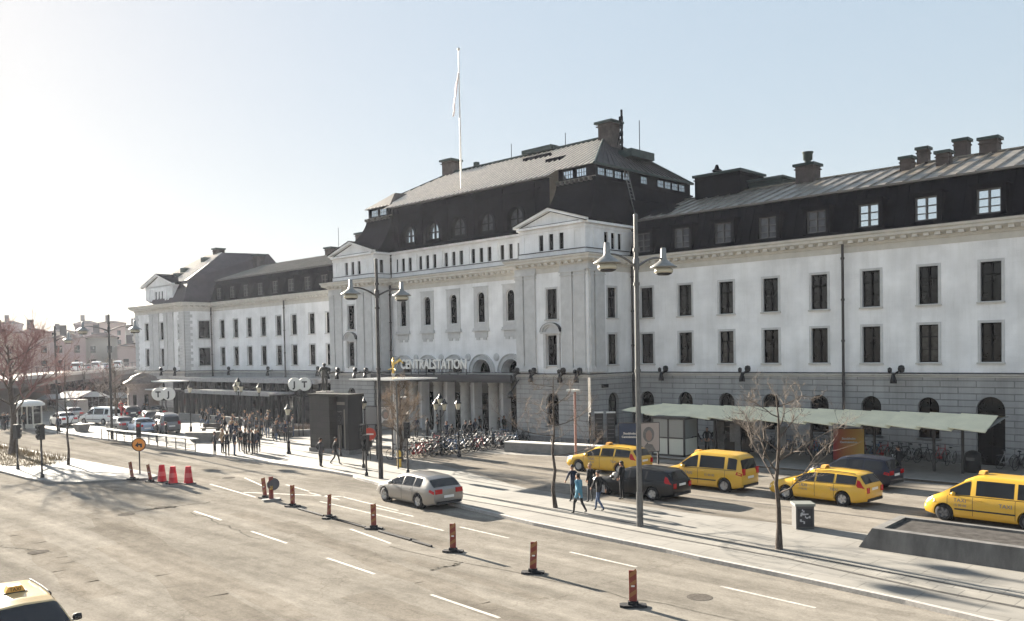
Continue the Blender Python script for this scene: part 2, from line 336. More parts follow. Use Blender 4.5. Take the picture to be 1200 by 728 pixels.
for a_, b_, w_ in ((at(140, 602, RZ), at(250, 588, RZ), .09), (at(170, 598, RZ), at(205, 594, RZ), .35), (at(225, 600, RZ), at(300, 632, RZ), .08), (at(0, 640, RZ), at(60, 648, RZ), .07), (at(455, 640, RZ), at(900, 735, RZ), .05), (at(505, 668, RZ), at(540, 660, RZ), .12)):
    strip('road_crack', [a_.lerp(b_, t_ / 14) + Vector((random.uniform(-.12, .12), random.uniform(-.14, .14), 0)) for t_ in range(15)], w_, RZ + .0065, mat('crack_filler', (.13, .12, .105), 1.0, noise=.4, scale=3, spec=0))
mh = MB()
for (px, py) in ((45, 647), (190, 595), (148, 603), (268, 560), (820, 700)):
    p = at(px, py, RZ); mh.prism([(p.x + .36 * math.cos(a * .314), p.y + .36 * math.sin(a * .314)) for a in range(20)], RZ - .02, RZ + .006)
tag(mh.build('road_manholes', mat('cast_iron', (.10, .09, .08), 1.0, noise=.3, scale=12, spec=0)), kind='structure')
# ---------------------------------------------------------------- far hill and district at the left
def town(name, label, D, a0, a1, n, hmin, hmax, c, seed, base=-3, dep=40):
    random.seed(seed); out = []
    for i in range(n):
        x = a0 + (a1 - a0) * i / n; x2 = a0 + (a1 - a0) * (i + 1) / n - .3
        da = CF * FPX + CR * (x - 600); db = CF * FPX + CR * (x2 - 600)
        A = Vector((da.x, da.y, 0)).normalized() * D; B = Vector((db.x, db.y, 0)).normalized() * D
        h = random.uniform(hmin, hmax); wd = (B - A); L_ = wd.length; u = wd.normalized(); nn = Vector((-u.y, u.x, 0)); jit = random.uniform(-20, 20)
        root = thing(name, A + nn * jit, label % ('first', 'second', 'third', 'fourth', 'fifth', 'sixth', 'seventh', 'eighth', 'ninth', 'tenth')[i], 'building', 'hazy apartment blocks on the horizon')
        root.rotation_euler.z = math.atan2(u.y, u.x)
        b = MB(); b.box(0, L_, 0, dep, base, h); b.build('wall', c[i % len(c)], root)
        b = MB()
        hip = random.uniform(1, 2); b.add([(-.5, -.5, h), (L_ + .5, -.5, h), (L_ + .5, dep, h), (-.5, dep, h), (3, dep * .4, h + hip), (L_ - 3, dep * .4, h + hip)], [(0, 1, 5, 4), (1, 2, 5), (2, 3, 4, 5), (3, 0, 4)])
        for kx in range(int(L_ / 9) + 1): b.box(2 + kx * 9, 3.5 + kx * 9, dep * .3, dep * .3 + 2, h, h + hip + 2)
        b.build('roof', mat('far_roof', (.055, .042, .04), .95, spec=.0), root)
        b = MB()
        fl = int((h - 1) / 3.4); nw = max(2, int(L_ / 3.6))
        for r_ in range(fl):
            for q in range(nw): b.box(L_ * (q + .5) / nw - .6, L_ * (q + .5) / nw + .6, -.06, .1, 1.5 + r_ * 3.4 - .0, 3.2 + r_ * 3.4)
        o = b.build('windows_panel', M_GLASS, root); o.name = 'window_band'; o['kind'] = 'stuff'
    return out
fc = [mat('far_plaster_pink', (.45, .33, .29), .9), mat('far_plaster_tan', (.42, .37, .30), .9), mat('far_plaster_rose', (.38, .27, .25), .9)]
town('apartment_block', 'hazy apartment block on the horizon at far left, %s from the left edge', 360, -60, 178, 8, 15.5, 20.5, fc, 4)
town('hillside_house', 'pale terraced block in front of the skyline at far left, %s from the left', 250, -55, 178, 6, 9.0, 13.5, fc[::-1], 9)
hb = MB(); hb.add([(-700, 0, -3), (-420, 330, -3), (-560, 480, 14), (-980, 60, 14)], [(0, 1, 2, 3)]); tag(hb.build('hill', mat('hill_scrub', (.10, .085, .06), .95, noise=.4, scale=.05)), kind='structure')
# viaduct
va = thing('viaduct', (-150, 55, RZ), 'long grey road viaduct with cars on it at far left behind the station', 'bridge', world=True)
P0, P1 = Vector((-72, 10, 0)), Vector((-330, 161, 0)); u = (P1 - P0).normalized(); nn = Vector((u.y, -u.x, 0)); LV = (P1 - P0).length; VU, VN = u.copy(), nn.copy()
def seg(b, s0, s1, o0, o1, z0, z1):
    q = [P0 + u * s0 + nn * o0, P0 + u * s1 + nn * o0, P0 + u * s1 + nn * o1, P0 + u * s0 + nn * o1]
    b.prism([(p.x, p.y) for p in q], z0, z1)

S0 = 45
b = MB(); seg(b, S0, LV, 0, -12, 3.6, 4.5) ; b.build('deck', mat('viaduct_concrete', (.20, .17, .16), .9, noise=.2, scale=.3), va, fix=True)
b = MB(); seg(b, S0, LV, 0, .3, 4.5, 4.95) ; b.build('parapet', mat('viaduct_parapet', (.50, .46, .43), .8), va, fix=True)
b = MB()
for s_ in range(S0 + 2, int(LV), 6): seg(b, s_, s_ + .12, .1, .2, 4.95, 5.9)
seg(b, S0, LV, .1, .18, 5.85, 5.95); b.build('railing', M_DKPOLE, va, fix=True)
b = MB()
for s_ in range(S0 + 5, int(LV), 16): seg(b, s_, s_ + 1.2, -2, -10, RZ - .05, 3.6)
b.build('pier', mat('viaduct_pier', (.13, .11, .10), .9, noise=.2, scale=.3), va, fix=True)
emb = MB(); seg(emb, S0, LV, -13, -16, RZ - .1, 3.3)
tag(emb.build('retaining_wall', mat('dark_retaining_wall', (.06, .045, .042), .95, noise=.4, scale=.4), fix=True), 'dark brown retaining wall running beneath the far viaduct', 'wall')
# ================================================================ the station
ST = thing('station_building', (-60, 50, 0), 'long white nineteenth century railway station with dark mansard roofs and a pillared entrance', 'building', world=True)
def frame_at(p0, p1):
    'local frame of a wall running p0 -> p1 with its outside on the right-hand side'
    a = Vector((p0[0], p0[1], 0)); b = Vector((p1[0], p1[1], 0)); u = (b - a).normalized(); return a, u, Vector((u.y, -u.x, 0)), (b - a).length
def wall(b, p0, p1, z0, z1, holes=(), depth=.28, off=0.0, ends=False):
    a, u, n, L_ = frame_at(p0, p1); a = a + n * off
    P = lambda s, z, d=0.0: (a + u * s + n * -d + Vector((0, 0, z))).to_tuple()
    xs = sorted({0.0, L_} | {h[0] - h[1] / 2 for h in holes} | {h[0] + h[1] / 2 for h in holes}); zs = sorted({z0, z1} | {h[2] for h in holes} | {h[3] for h in holes})
    for i in range(len(xs) - 1):
        for j in range(len(zs) - 1):
            cx, cz = (xs[i] + xs[i + 1]) / 2, (zs[j] + zs[j + 1]) / 2
            if any(abs(cx - h[0]) < h[1] / 2 and h[2] < cz < h[3] for h in holes): continue
            b.add([P(xs[i], zs[j]), P(xs[i + 1], zs[j]), P(xs[i + 1], zs[j + 1]), P(xs[i], zs[j + 1])], [(0, 1, 2, 3)])
    for h in holes:
        c, w_, h0, h1 = h[:4]; arch = len(h) > 4 and h[4]; dp = h[5] if len(h) > 5 else depth
        l, r_ = c - w_ / 2, c + w_ / 2; sp = h1 - w_ / 2 if arch else h1
        b.add([P(l, h0), P(l, sp), P(l, sp, dp), P(l, h0, dp)], [(0, 1, 2, 3)]); b.add([P(r_, h0), P(r_, sp), P(r_, sp, dp), P(r_, h0, dp)], [(3, 2, 1, 0)])
        b.add([P(l, h0), P(r_, h0), P(r_, h0, dp), P(l, h0, dp)], [(3, 2, 1, 0)])
        if not arch: b.add([P(l, h1), P(r_, h1), P(r_, h1, dp), P(l, h1, dp)], [(0, 1, 2, 3)])
        else:
            K = 14; ar = [(c - math.cos(math.pi * t / K) * w_ / 2, sp + math.sin(math.pi * t / K) * w_ / 2) for t in range(K + 1)]
            for (s0, q0), (s1, q1) in zip(ar, ar[1:]):
                b.add([P(s0, q0), P(s1, q1), P(s1, h1), P(s0, h1)], [(0, 1, 2, 3)]); b.add([P(s0, q0), P(s1, q1), P(s1, q1, dp), P(s0, q0, dp)], [(0, 1, 2, 3)])
_wm = {}
def win_mesh(w_, h, kind):
    'a window in its own frame: x along the wall, +y outwards is negative y; origin bottom centre at the wall face'
    key = (round(w_, 2), round(h, 2), kind)
    if key in _wm: return _wm[key]
    f = MB(); g = MB(); arch = kind in ('arch', 'ground', 'portal', 'decor'); d = .2
    sp = h - w_ / 2 if arch else h
    def bar(x0, x1, z0, z1, y0=.12, y1=.2, m=0): f.cur = m; f.box(x0, x1, *((.004 + (y0 - .1) * .2, .035) if kind == 'clere' else (y0, y1)), z0, z1)
    t = {'attic': .04, 'clere': .025}.get(kind, .075)
    if arch:
        K = 14; o = [(-math.cos(math.pi * i / K) * w_ / 2, sp + math.sin(math.pi * i / K) * w_ / 2) for i in range(K + 1)]; q = w_ / 2 - t
        n_ = [(-math.cos(math.pi * i / K) * q, sp + math.sin(math.pi * i / K) * q) for i in range(K + 1)]
        for i in range(K):
            f.extr([(o[i][0], .12, o[i][1]), (n_[i][0], .12, n_[i][1]), (n_[i + 1][0], .12, n_[i + 1][1]), (o[i + 1][0], .12, o[i + 1][1])], (0, .09, 0))
        g.add([(-w_ / 2, .22, 0), (w_ / 2, .22, 0)] + [(x, .22, z) for x, z in reversed(o)], [tuple(range(K + 3))])
        bar(-w_ / 2, -w_ / 2 + t, 0, sp); bar(w_ / 2 - t, w_ / 2, 0, sp); bar(-w_ / 2 + t, w_ / 2 - t, 0, t * 1.3)
        bar(-w_ / 2 + t, w_ / 2 - t, sp - .05, sp + .04, .11); bar(-.035, .035, t * 1.3, sp - .05, .105); bar(-.03, .03, sp + .04, h - t, .105)
        nr = 3 if h > 1.9 else 1
        for i in range(1, nr): bar(-w_ / 2 + t, w_ / 2 - t, sp * i / nr - .02, sp * i / nr + .02, .13)
    else:
        yg = .04 if kind == 'clere' else .22; g.add([(-w_ / 2, yg, 0), (w_ / 2, yg, 0), (w_ / 2, yg, h), (-w_ / 2, yg, h)], [(0, 1, 2, 3)])
        bar(-w_ / 2, -w_ / 2 + t, 0, h); bar(w_ / 2 - t, w_ / 2, 0, h); bar(-w_ / 2 + t, w_ / 2 - t, 0, t); bar(-w_ / 2 + t, w_ / 2 - t, h - t, h)
        if kind in ('cross', 'wide'):
            bar(-.05, .05, t, h - t, .105); bar(-w_ / 2 + t, w_ / 2 - t, h * .68 - .04, h * .68 + .04, .1)
            for zz in (h * .34,): bar(-w_ / 2 + t, w_ / 2 - t, zz - .018, zz + .018, .13)
            f.cur = 1
            s = .14                                                        # plaster surround and sill on the wall face
            f.box(-w_ / 2 - s, -w_ / 2, -.035, .02, -.02, h + s); f.box(w_ / 2, w_ / 2 + s, -.035, .02, -.02, h + s); f.box(-w_ / 2, w_ / 2, -.035, .02, h, h + s)
            f.cur = 2; f.box(-w_ / 2 - s - .04, w_ / 2 + s + .04, -.11, .05, -.11, -.022)
        elif kind == 'dormer':
            bar(-.04, .04, t, h - t, .1); bar(-w_ / 2 + t, w_ / 2 - t, h * .62 - .025, h * .62 + .025, .11); bar(-w_ / 2 + t, w_ / 2 - t, h * .3 - .02, h * .3 + .02, .12)
        elif kind == 'clere':
            for i in (1, 2, 3): bar(-w_ / 2 + w_ * i / 4 - .015, -w_ / 2 + w_ * i / 4 + .015, t, h - t, .13)
            bar(-w_ / 2 + t, w_ / 2 - t, h / 2 - .015, h / 2 + .015, .14)
        elif kind == 'attic': bar(-w_ / 2 + t, w_ / 2 - t, h * .66, h * .66 + .03, .13)
    if kind == 'ground':
        f.cur = 2; f.box(-w_ / 2 - .14, w_ / 2 + .14, -.12, .05, -.13, -.012)
    mats = [M_FRAME if kind not in ('clere',) else M_BLACK, M_GREY, M_TRIM]
    if kind == 'dormer': mats = [M_WINW, M_GREY, M_TRIM]
    r_ = (f.mesh('window', mats), g.mesh('pane', [{'clere': M_GLASSR, 'dormer': M_GLASSD}.get(kind, M_GLASS)])); _wm[key] = r_; return r_
M_WINW = mat('grey_dormer_frame', (.11, .105, .105), .6)
def put_window(name, p0, p1, s, w_, z0, h, kind, off=0.0, glass=None, label=None):
    a, u, n, L_ = frame_at(p0, p1); fm, gm = win_mesh(w_, h, kind)
    o = link(name, fm, ST); q = link('pane', gm, o); glass = glass or (random.choice((None, None, None, M_GLASS2, M_GLASS3, M_GLASS3)) if kind in ('cross', 'wide', 'attic', 'ground') else None)
    if label: o['label'] = label
    o.location = a + u * s + n * off + Vector((0, 0, z0)); o.rotation_euler.z = math.atan2(u.y, u.x)
    if glass: q.material_slots[0].link = 'OBJECT'; q.material_slots[0].material = glass
    return o
U1, U2, UH = 5.72, 9.06, 2.16            # sill heights of the two upper storeys, window height
up = MB(); base = MB(); pl = MB()
GW = {'w': 1.2, 't': 3.72, 's': 1.35}
def storeys(p0, p1, cols, w_=1.06, ground='win', gcols=None, kind='cross', ztop=12.8, doors=()):
    hs = []
    for s in cols: hs += [(s, w_, U1, U1 + UH), (s, w_, U2, U2 + UH)]
    wall(up, p0, p1, 5.0, ztop, hs)
    for s in cols:
        put_window('window', p0, p1, s, w_, U1, UH, kind); put_window('window', p0, p1, s, w_, U2, UH, kind)
    gc = gcols if gcols is not None else cols; hs = []
    for s in gc:
        d = any(abs(s - q) < .3 for q in doors)
        hs.append((s, GW['w'] + (.25 if d else 0), .02 if d else GW['s'], GW['t'] + (.1 if d else 0), True))
    wall(base, p0, p1, 0.0, 4.9, hs, off=.12, depth=.34)
    for s in gc:
        d = any(abs(s - q) < .3 for q in doors)
        put_window('arched_door' if d else 'arched_window', p0, p1, s, GW['w'] + (.25 if d else 0), .03 if d else GW['s'], GW['t'] + .1 - .03 if d else GW['t'] - GW['s'], 'ground', off=.0)
    a, u, n, L_ = frame_at(p0, p1)
    segs = []; x = 0
    for s in sorted(gc):
        if any(abs(s - q) < .3 for q in doors): segs.append((x, s - .75)); x = s + .75
    segs.append((x, L_))
    for s0, s1 in segs:
        if s1 > s0: q = [a + u * s0 + n * .2, a + u * s1 + n * .2, a + u * s1 + n * .05, a + u * s0 + n * .05]; pl.prism([(p.x, p.y) for p in q], -.02, .55)
XR0, XR1 = -39.25, 20
YW, YP, YC, YE = 53.0, 47.8, 49.8, 49.3
rc = [x - XR0 for x in (-37.99, -34.72, -31.46, -28.2, -24.9, -21.66, -18.38, -15.11, -11.83, -8.55, -5.27, -2.0, 1.3, 4.6, 7.9, 11.2, 14.5)]
storeys((XR0, YW), (XR1, YW), rc, gcols=rc, doors=[rc[7]])
storeys((-39.25, YP), (-39.25, YW), [2.7], w_=1.0, gcols=[2.6])                                    # right return
wc = -42.6
def pav_front(x0, x1, ctr):
    p0, p1 = (x0, YP), (x1, YP); s = ctr - x0
    storeys(p0, p1, [s], w_=1.0, gcols=[s])
    wall(up, (x0, YW if x0 < -60 else YC), (x0, YP), 5.0, 12.8); wall(base, (x0, YW if x0 < -60 else YC), (x0, YP), 0, 4.9, off=.12)
pav_front(-46.2, -39.25, wc); pav_front(-70.6, -63.8, -67.2)
wall(up, (-63.8, YP), (-63.8, YC), 5.0, 12.8); wall(base, (-63.8, YP), (-63.8, YC), 0, 4.9, off=.12)
lc = [x + 103.8 for x in (-101.4, -98.1, -94.9, -91.7, -88.4, -85.2, -81.7, -78.5, -75.3, -72.2)]
storeys((-103.8, YW), (-70.6, YW), lc)
storeys((-103.8, YE), (-103.8, YW), [2.55], w_=1.5, gcols=[2.55])
ec = [3.5, 8.0, 13.0]
storeys((-118, YE), (-103.8, YE), ec, w_=1.06)
storeys((-118, 66), (-118, YE), [3, 7, 11], w_=1.06)
# central section: five tall arches, five decorated arched windows
BC = [-62.1, -58.78, -55.4, -52.05, -48.7]
hs = [(x + 63.8, 2.1, 0.0, 6.15, True, .9) for x in BC] + [(x + 63.8, .86, 9.2, 11.62, True) for x in BC]
wall(up, (-63.8, YC), (-46.2, YC), 0.0, 12.8, hs)
for x in BC: put_window('arched_window', (-63.8, YC), (-46.2, YC), x + 63.8, .86, 9.2, 2.42, 'decor', label='tall arched window in a grey carved panel above the entrance')
up.build('stucco_wall', M_STUCCO, ST); base.build('rusticated_wall', M_RUST, ST); pl.build('plinth', M_PLINTH, ST)
# decorated grey panels round the arched windows
pn = MB()
for x in BC:
    s = x + 63.8
    wall(pn, (-63.8, YC), (-46.2, YC), 8.6, 12.05, [(s, .90, 9.18, 11.64, True)], depth=.06, off=.06) if False else None
    sub = MB(); wall(sub, (x - .82, YC), (x + .82, YC), 8.72, 12.02, [(.82, .90, 9.16, 11.66, True)], depth=.07, off=.07); pn.add(sub.v, sub.f)
    for (x0, x1) in ((x - .82, x - .821), (x + .821, x + .82)): pn.box(min(x0, x1), max(x0, x1), YC - .07, YC, 8.72, 12.02)
    pn.box(x - .9, x + .9, YC - .16, YC, 8.56, 8.72); pn.box(x - .95, x + .95, YC - .2, YC, 8.46, 8.56)
    pn.box(x - .74, x + .74, YC - .07, YC, 7.95, 8.46); pn.box(x - .6, x - .2, YC - .06, YC, 7.75, 7.95); pn.box(x + .2, x + .6, YC - .06, YC, 7.75, 7.95)
    pn.box(x - .88, x + .88, YC - .12, YC, 12.02, 12.1)
pn.build('window_panel', M_GREY, ST)
# archivolts and medallions
for x in BC:
    a = MB(); K = 20
    for r0, r1, d in ((1.07, 1.19, .16), (1.21, 1.42, .11), (1.44, 1.52, .18)):
        for i in range(K):
            t0, t1 = math.pi * i / K, math.pi * (i + 1) / K; c = 5.1
            q = [(x - math.cos(t0) * r0, YC, c + math.sin(t0) * r0), (x - math.cos(t1) * r0, YC, c + math.sin(t1) * r0), (x - math.cos(t1) * r1, YC, c + math.sin(t1) * r1), (x - math.cos(t0) * r1, YC, c + math.sin(t0) * r1)]
            a.extr(q, (0, -d, 0))
    a.build('arch_moulding', M_GREY, ST, fix=True)
for x in (-63.3, -60.44, -57.09, -53.72, -50.38, -47.1):
    a = MB(); a.lathe([(.30, 0), (.30, -.07), (.22, -.10), (.1, -.12)], (x, YC, 6.35), 20, 'y'); a.build('medallion', M_GREY, ST, fix=True)
# lunettes and doors inside the arches, back wall of the portico
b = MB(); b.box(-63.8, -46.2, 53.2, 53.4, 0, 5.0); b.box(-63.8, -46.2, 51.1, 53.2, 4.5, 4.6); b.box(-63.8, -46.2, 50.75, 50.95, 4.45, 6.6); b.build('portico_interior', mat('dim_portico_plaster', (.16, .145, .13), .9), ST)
for x in BC:
    f = MB(); f.cur = 0
    for q in (-.55, 0, .55): f.box(x + q - .04, x + q + .04, 50.58, 50.66, 4.95, 6.05)
    f.box(x - 1.03, x + 1.03, 50.58, 50.67, 4.9, 5.02)
    K = 12
    for i in range(K):
        t0, t1 = math.pi * i / K, math.pi * (i + 1) / K
        f.extr([(x - math.cos(t0) * 1.04, 50.56, 5.1 + math.sin(t0) * 1.04), (x - math.cos(t1) * 1.04, 50.56, 5.1 + math.sin(t1) * 1.04), (x - math.cos(t1) * .93, 50.56, 5.1 + math.sin(t1) * .93), (x - math.cos(t0) * .93, 50.56, 5.1 + math.sin(t0) * .93)], (0, .1, 0))
    fo = f.build('lunette_window', M_FRAME, ST, fix=True)
    g = MB(); g.box(x - 1.05, x + 1.05, 50.68, 50.72, 4.9, 6.14); g.build('pane', M_GLASS, fo)
    f = MB()
    for q in (-1.0, -.5, 0, .5, 1.0): f.box(x + q - .04, x + q + .04, 53.06, 53.14, .0, 3.1)
    f.box(x - 1.04, x + 1.04, 53.06, 53.15, 3.1, 3.2); f.box(x - 1.04, x + 1.04, 53.06, 53.15, 2.2, 2.28); fo = f.build('entrance_door', M_FRAME, ST)
    g = MB(); g.box(x - 1.0, x + 1.0, 53.16, 53.19, 0, 3.1); g.build('pane', M_GLASS, fo)
# piers with half columns
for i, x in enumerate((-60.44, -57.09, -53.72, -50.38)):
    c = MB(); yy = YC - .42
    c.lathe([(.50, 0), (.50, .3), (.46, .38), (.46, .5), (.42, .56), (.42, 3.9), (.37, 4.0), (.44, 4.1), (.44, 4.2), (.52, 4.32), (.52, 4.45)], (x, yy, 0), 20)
    c.box(x - .56, x + .56, yy - .56, yy + .5, -.02, .22); c.box(x - .56, x + .56, yy - .56, yy + .45, 4.35, 4.62); c.build('column', mat('shaded_column_stone', (.36, .35, .33), .8, noise=.12), ST)  # stone darkened to carry the shade under the entrance canopy
# canopy over the entrance
b = MB(); b.box(-63.65, -46.35, 47.35, YC - .02, 4.72, 4.80); b.box(-63.66, -46.34, 47.2, 47.36, 4.55, 5.0); b.box(-63.65, -46.35, 47.36, 47.5, 4.4, 4.7)
for x in (-60.44, -57.09, -53.72, -50.38): b.box(x - .08, x + .08, 47.4, YC - .5, 4.42, 4.72)
b.build('entrance_canopy', M_LEAD, ST)
b = MB(); b.box(-63.65, -46.35, 47.38, YC - .02, 4.803, 4.86); b.build('canopy_top', mat('canopy_glass_top', (.12, .12, .12), .25, metal=.4, noise=.3), ST)
tx = text('lettering', 'CENTRALSTATION', 1.12, mat('white_lettering', (.74, .74, .72), .5), ST, Vector((-55.5, 47.42, 5.47)), (R(90), 0, 0), .05, sx=.87, bold=.018)
b = MB(); b.box(-59.5, -51.5, 47.5, 47.54, 5.42, 5.47); b.box(-59.5, -51.5, 47.5, 47.54, 6.2, 6.24)
for i in range(9): b.box(-59.4 + i * .98, -59.35 + i * .98, 47.5, 47.55, 4.9, 6.24)
b.build('lettering_frame', M_BLACK, ST)
# sweeps along the whole front
PATH = [(-118, 66), (-118, YE), (-103.8, YE), (-103.8, YW), (-70.6, YW), (-70.6, YP), (-63.8, YP), (-63.8, YC), (-46.2, YC), (-46.2, YP), (-39.25, YP), (-39.25, YW), (XR1, YW)]
def sweep(b, path, prof):
    'prof: list of (outwards, z); mitred at the corners'
    pts = []
    for i, p in enumerate(path):
        p = Vector((p[0], p[1], 0)); ns = []
        if i > 0: _, u, n, _ = frame_at(path[i - 1], path[i]); ns.append(n)
        if i < len(path) - 1: _, u, n, _ = frame_at(path[i], path[i + 1]); ns.append(n)
        m_ = ns[0] if len(ns) == 1 else (ns[0] + ns[1]) / (1 + ns[0].dot(ns[1]))
        pts.append([(p + m_ * o + Vector((0, 0, z))).to_tuple() for o, z in prof])
    k = len(prof)
    for i in range(len(path) - 1): b.add(pts[i] + pts[i + 1], [(j, k + j, k + j + 1, j + 1) for j in range(k - 1)])
    b.add(pts[0], [tuple(range(k))]); b.add(pts[-1], [tuple(reversed(range(k)))])
b = MB(); sweep(b, PATH, [(-.1, 4.86), (.16, 4.86), (.16, 4.93), (.24, 4.98), (.24, 5.06), (.03, 5.12), (-.1, 5.12)]); b.build('string_course', M_TRIM, ST, fix=True)
b = MB(); sweep(b, PATH, [(.0, 5.1), (.26, 5.065), (.27, 5.085), (.0, 5.135)]); b.build('string_flashing', M_LEAD, ST, fix=True)
b = MB(); sweep(b, PATH, [(-.05, 12.40), (.03, 12.40), (.03, 12.74), (.10, 12.80), (.12, 12.95), (.16, 12.99), (.5, 13.12), (.56, 13.15), (.56, 13.28), (.66, 13.36), (.68, 13.48), (-.05, 13.50)])
for p, q in zip(PATH, PATH[1:]):
    a, u, n, L_ = frame_at(p, q); k = max(1, int(L_ / .62))
    for i in range(k):
        s = (i + .5) * L_ / k; z0, z1 = 12.93, 13.115; w_ = .15
        q4 = [a + u * (s - w_) + n * .45, a + u * (s + w_) + n * .45, a + u * (s + w_) + n * .1, a + u * (s - w_) + n * .1]; b.prism([(t.x, t.y) for t in q4][::1], z0, z1)
b.build('cornice', M_CORN, ST, fix=True)
b = MB(); sweep(b, PATH, [(-.2, 13.49), (.70, 13.485), (.70, 13.51), (-.2, 13.60)]); b.build('cornice_flashing', M_LEAD, ST, fix=True)
# pilasters on the pavilions
def pilaster(p0, p1, s0, s1, z0=5.22, z1=12.42):
    a, u, n, L_ = frame_at(p0, p1); b = MB()
    def bx(e, d, za, zb, e1=None):
        q = [a + u * (s0 - e) + n * d, a + u * (s1 + e) + n * d, a + u * (s1 + e) - n * .05, a + u * (s0 - e) - n * .05]; b.prism([(t.x, t.y) for t in q], za, zb)
    bx(0, .16, z0 + .45, z1 - .36); bx(.10, .28, z0, z0 + .32); bx(.05, .22, z0 + .32, z0 + .45); bx(.07, .22, z1 - .36, z1 - .28); bx(.02, .18, z1 - .28, z1 - .12); bx(.10, .26, z1 - .12, z1 - .02)
    o = b.build('pilaster', M_GREY, ST); return o
fr = MB()
for x0, x1 in ((-46.2, -39.25), (-70.6, -63.8)):
    p0, p1 = (x0, YP), (x1, YP); W_ = x1 - x0
    for s0, s1 in ((.12, .85), (1.0, 2.05), (W_ - 2.35, W_ - 1.35), (W_ - 1.15, W_ - .18)): pilaster(p0, p1, s0, s1)
    pilaster((x1, YP), (x1, YP + 5), .12, .5); 
    if x1 > -60: pilaster((x1, YP), (x1, YP + 5), .68, 1.7)
    else: pilaster((x1, YP), (x1, YP + 5), .65, 1.55)
    for s0, s1 in ((.05, 2.15), (W_ - 2.45, W_ - .02)):
        a = x0 + s0; fr.box(a, x0 + s1, YP - .16, YP - .002, 12.43, 12.80)
        fr.box(a, x0 + s1, YP - .2, YP - .002, 12.40, 12.44)
    fr.box(x1 + .002, x1 + .16, YP - .16, YP + 1.6, 12.43, 12.80)
fr.build('frieze', M_GREY, ST)
for s0, s1 in ((2.2, 3.0 - .3), (4.6, 5.5), (5.7, 7.2), (8.7, 9.6), (9.9, 11.3)): pilaster((-118, YE), (-103.8, YE), s0, s1) if s0 in (5.7, 9.9, 4.6, 8.7) else None
b = MB()
for z in range(19):                                     # quoins of the left end block, round the corner
    zz = 5.2 + z * .378; lng = z % 2
    b.box(-105.2 - .25 * lng, -103.74, YE - .06, YE - .001, zz, zz + .36); b.box(-103.799, -103.74, YE - .06, YE + .7 + .3 * lng, zz, zz + .36)
    b.box(-118.06, -117.2 + .25 * lng, YE - .06, YE - .001, zz, zz + .36)
b.build('quoins', M_GREY, ST)
# segmental pediments over the lower windows of the pavilions
for xc in (wc, -67.2):
    b = MB(); K = 14
    for r0, r1, d in ((.78, .92, .30), (.60, .78, .16)):
        for i in range(K):
            t0, t1 = math.pi * (i + 0) / K, math.pi * (i + 1) / K
            f = lambda r_, t: (xc - math.cos(t) * r_, YP, 8.12 + math.sin(t) * r_ * .72)
            b.extr([f(r0, t0), f(r0, t1), f(r1, t1), f(r1, t0)], (0, -d, 0))
    b.box(xc - .95, xc + .95, YP - .28, YP - .0, 8.0, 8.12); b.box(xc - .78, xc - .53, YP - .14, YP - .0, 5.5, 8.0); b.box(xc + .53, xc + .78, YP - .14, YP, 5.5, 8.0)
    b.box(xc - .6, xc + .6, YP - .08, YP - .0, 8.12, 8.6)
    b.build('window_pediment', M_GREY, ST, fix=True)
    b = MB()
    for i in range(K):
        t0, t1 = math.pi * i / K, math.pi * (i + 1) / K; f = lambda r_, t: (xc - math.cos(t) * r_, YP, 8.125 + math.sin(t) * r_ * .72)
        b.extr([f(.925, t0), f(.925, t1), f(.945, t1), f(.945, t0)], (0, -.33, 0))
    b.build('pediment_flashing', M_LEAD, ST, fix=True)
# attic storey over the middle
def attic(p0, p1, wins, blinds=(), z0=13.52, z1=15.84, w_=.44):
    b = MB(); hs = [(s, w_, 14.05, 15.22) for s in wins] + [(s, w_, 14.05, 15.22, False, .05) for s in blinds]
    wall(b, p0, p1, z0, z1, hs, depth=.2)
    a, u, n, L_ = frame_at(p0, p1)
    for s in blinds: q = [a + u * (s - w_ / 2) - n * .05, a + u * (s + w_ / 2) - n * .05, a + u * (s + w_ / 2) - n * .1, a + u * (s - w_ / 2) - n * .1]; b.prism([(t.x, t.y) for t in q], 14.05, 15.22)
    q = [a + n * .06, a + u * L_ + n * .06, a + u * L_ - n * .02, a - n * .02]; b.prism([(t.x, t.y) for t in q], 13.55, 13.93); b.prism([(t.x, t.y) for t in q], 15.42, 15.6)
    q = [a + n * .28, a + u * L_ + n * .28, a + u * L_ - n * .02, a - n * .02]; b.prism([(t.x, t.y) for t in q], 15.70, 15.86)
    b.build('attic_wall', M_STUCCO, ST)
    q = [a + n * .10, a + u * L_ + n * .10, a + u * L_ - n * .01, a - n * .01]; c = MB(); c.prism([(t.x, t.y) for t in q], 13.93, 13.99); c.build('attic_flashing', M_LEAD, ST)
    for s in wins: put_window('attic_window', p0, p1, s, w_, 14.05, 1.17, 'attic')
YA = YC + .1
attic((-63.7, YA), (-46.3, YA), [x + 63.7 + d for x in BC for d in (-.95, 0, .95) if -63.5 < x + d < -46.6])
pl2 = MB()
for x in (-63.3, -60.44, -57.09, -53.72, -50.38, -46.8): pl2.box(x - .32, x + .32, YA - .10, YA - .001, 13.99, 15.42)
pl2.build('attic_pilaster', M_STUCCO, ST)
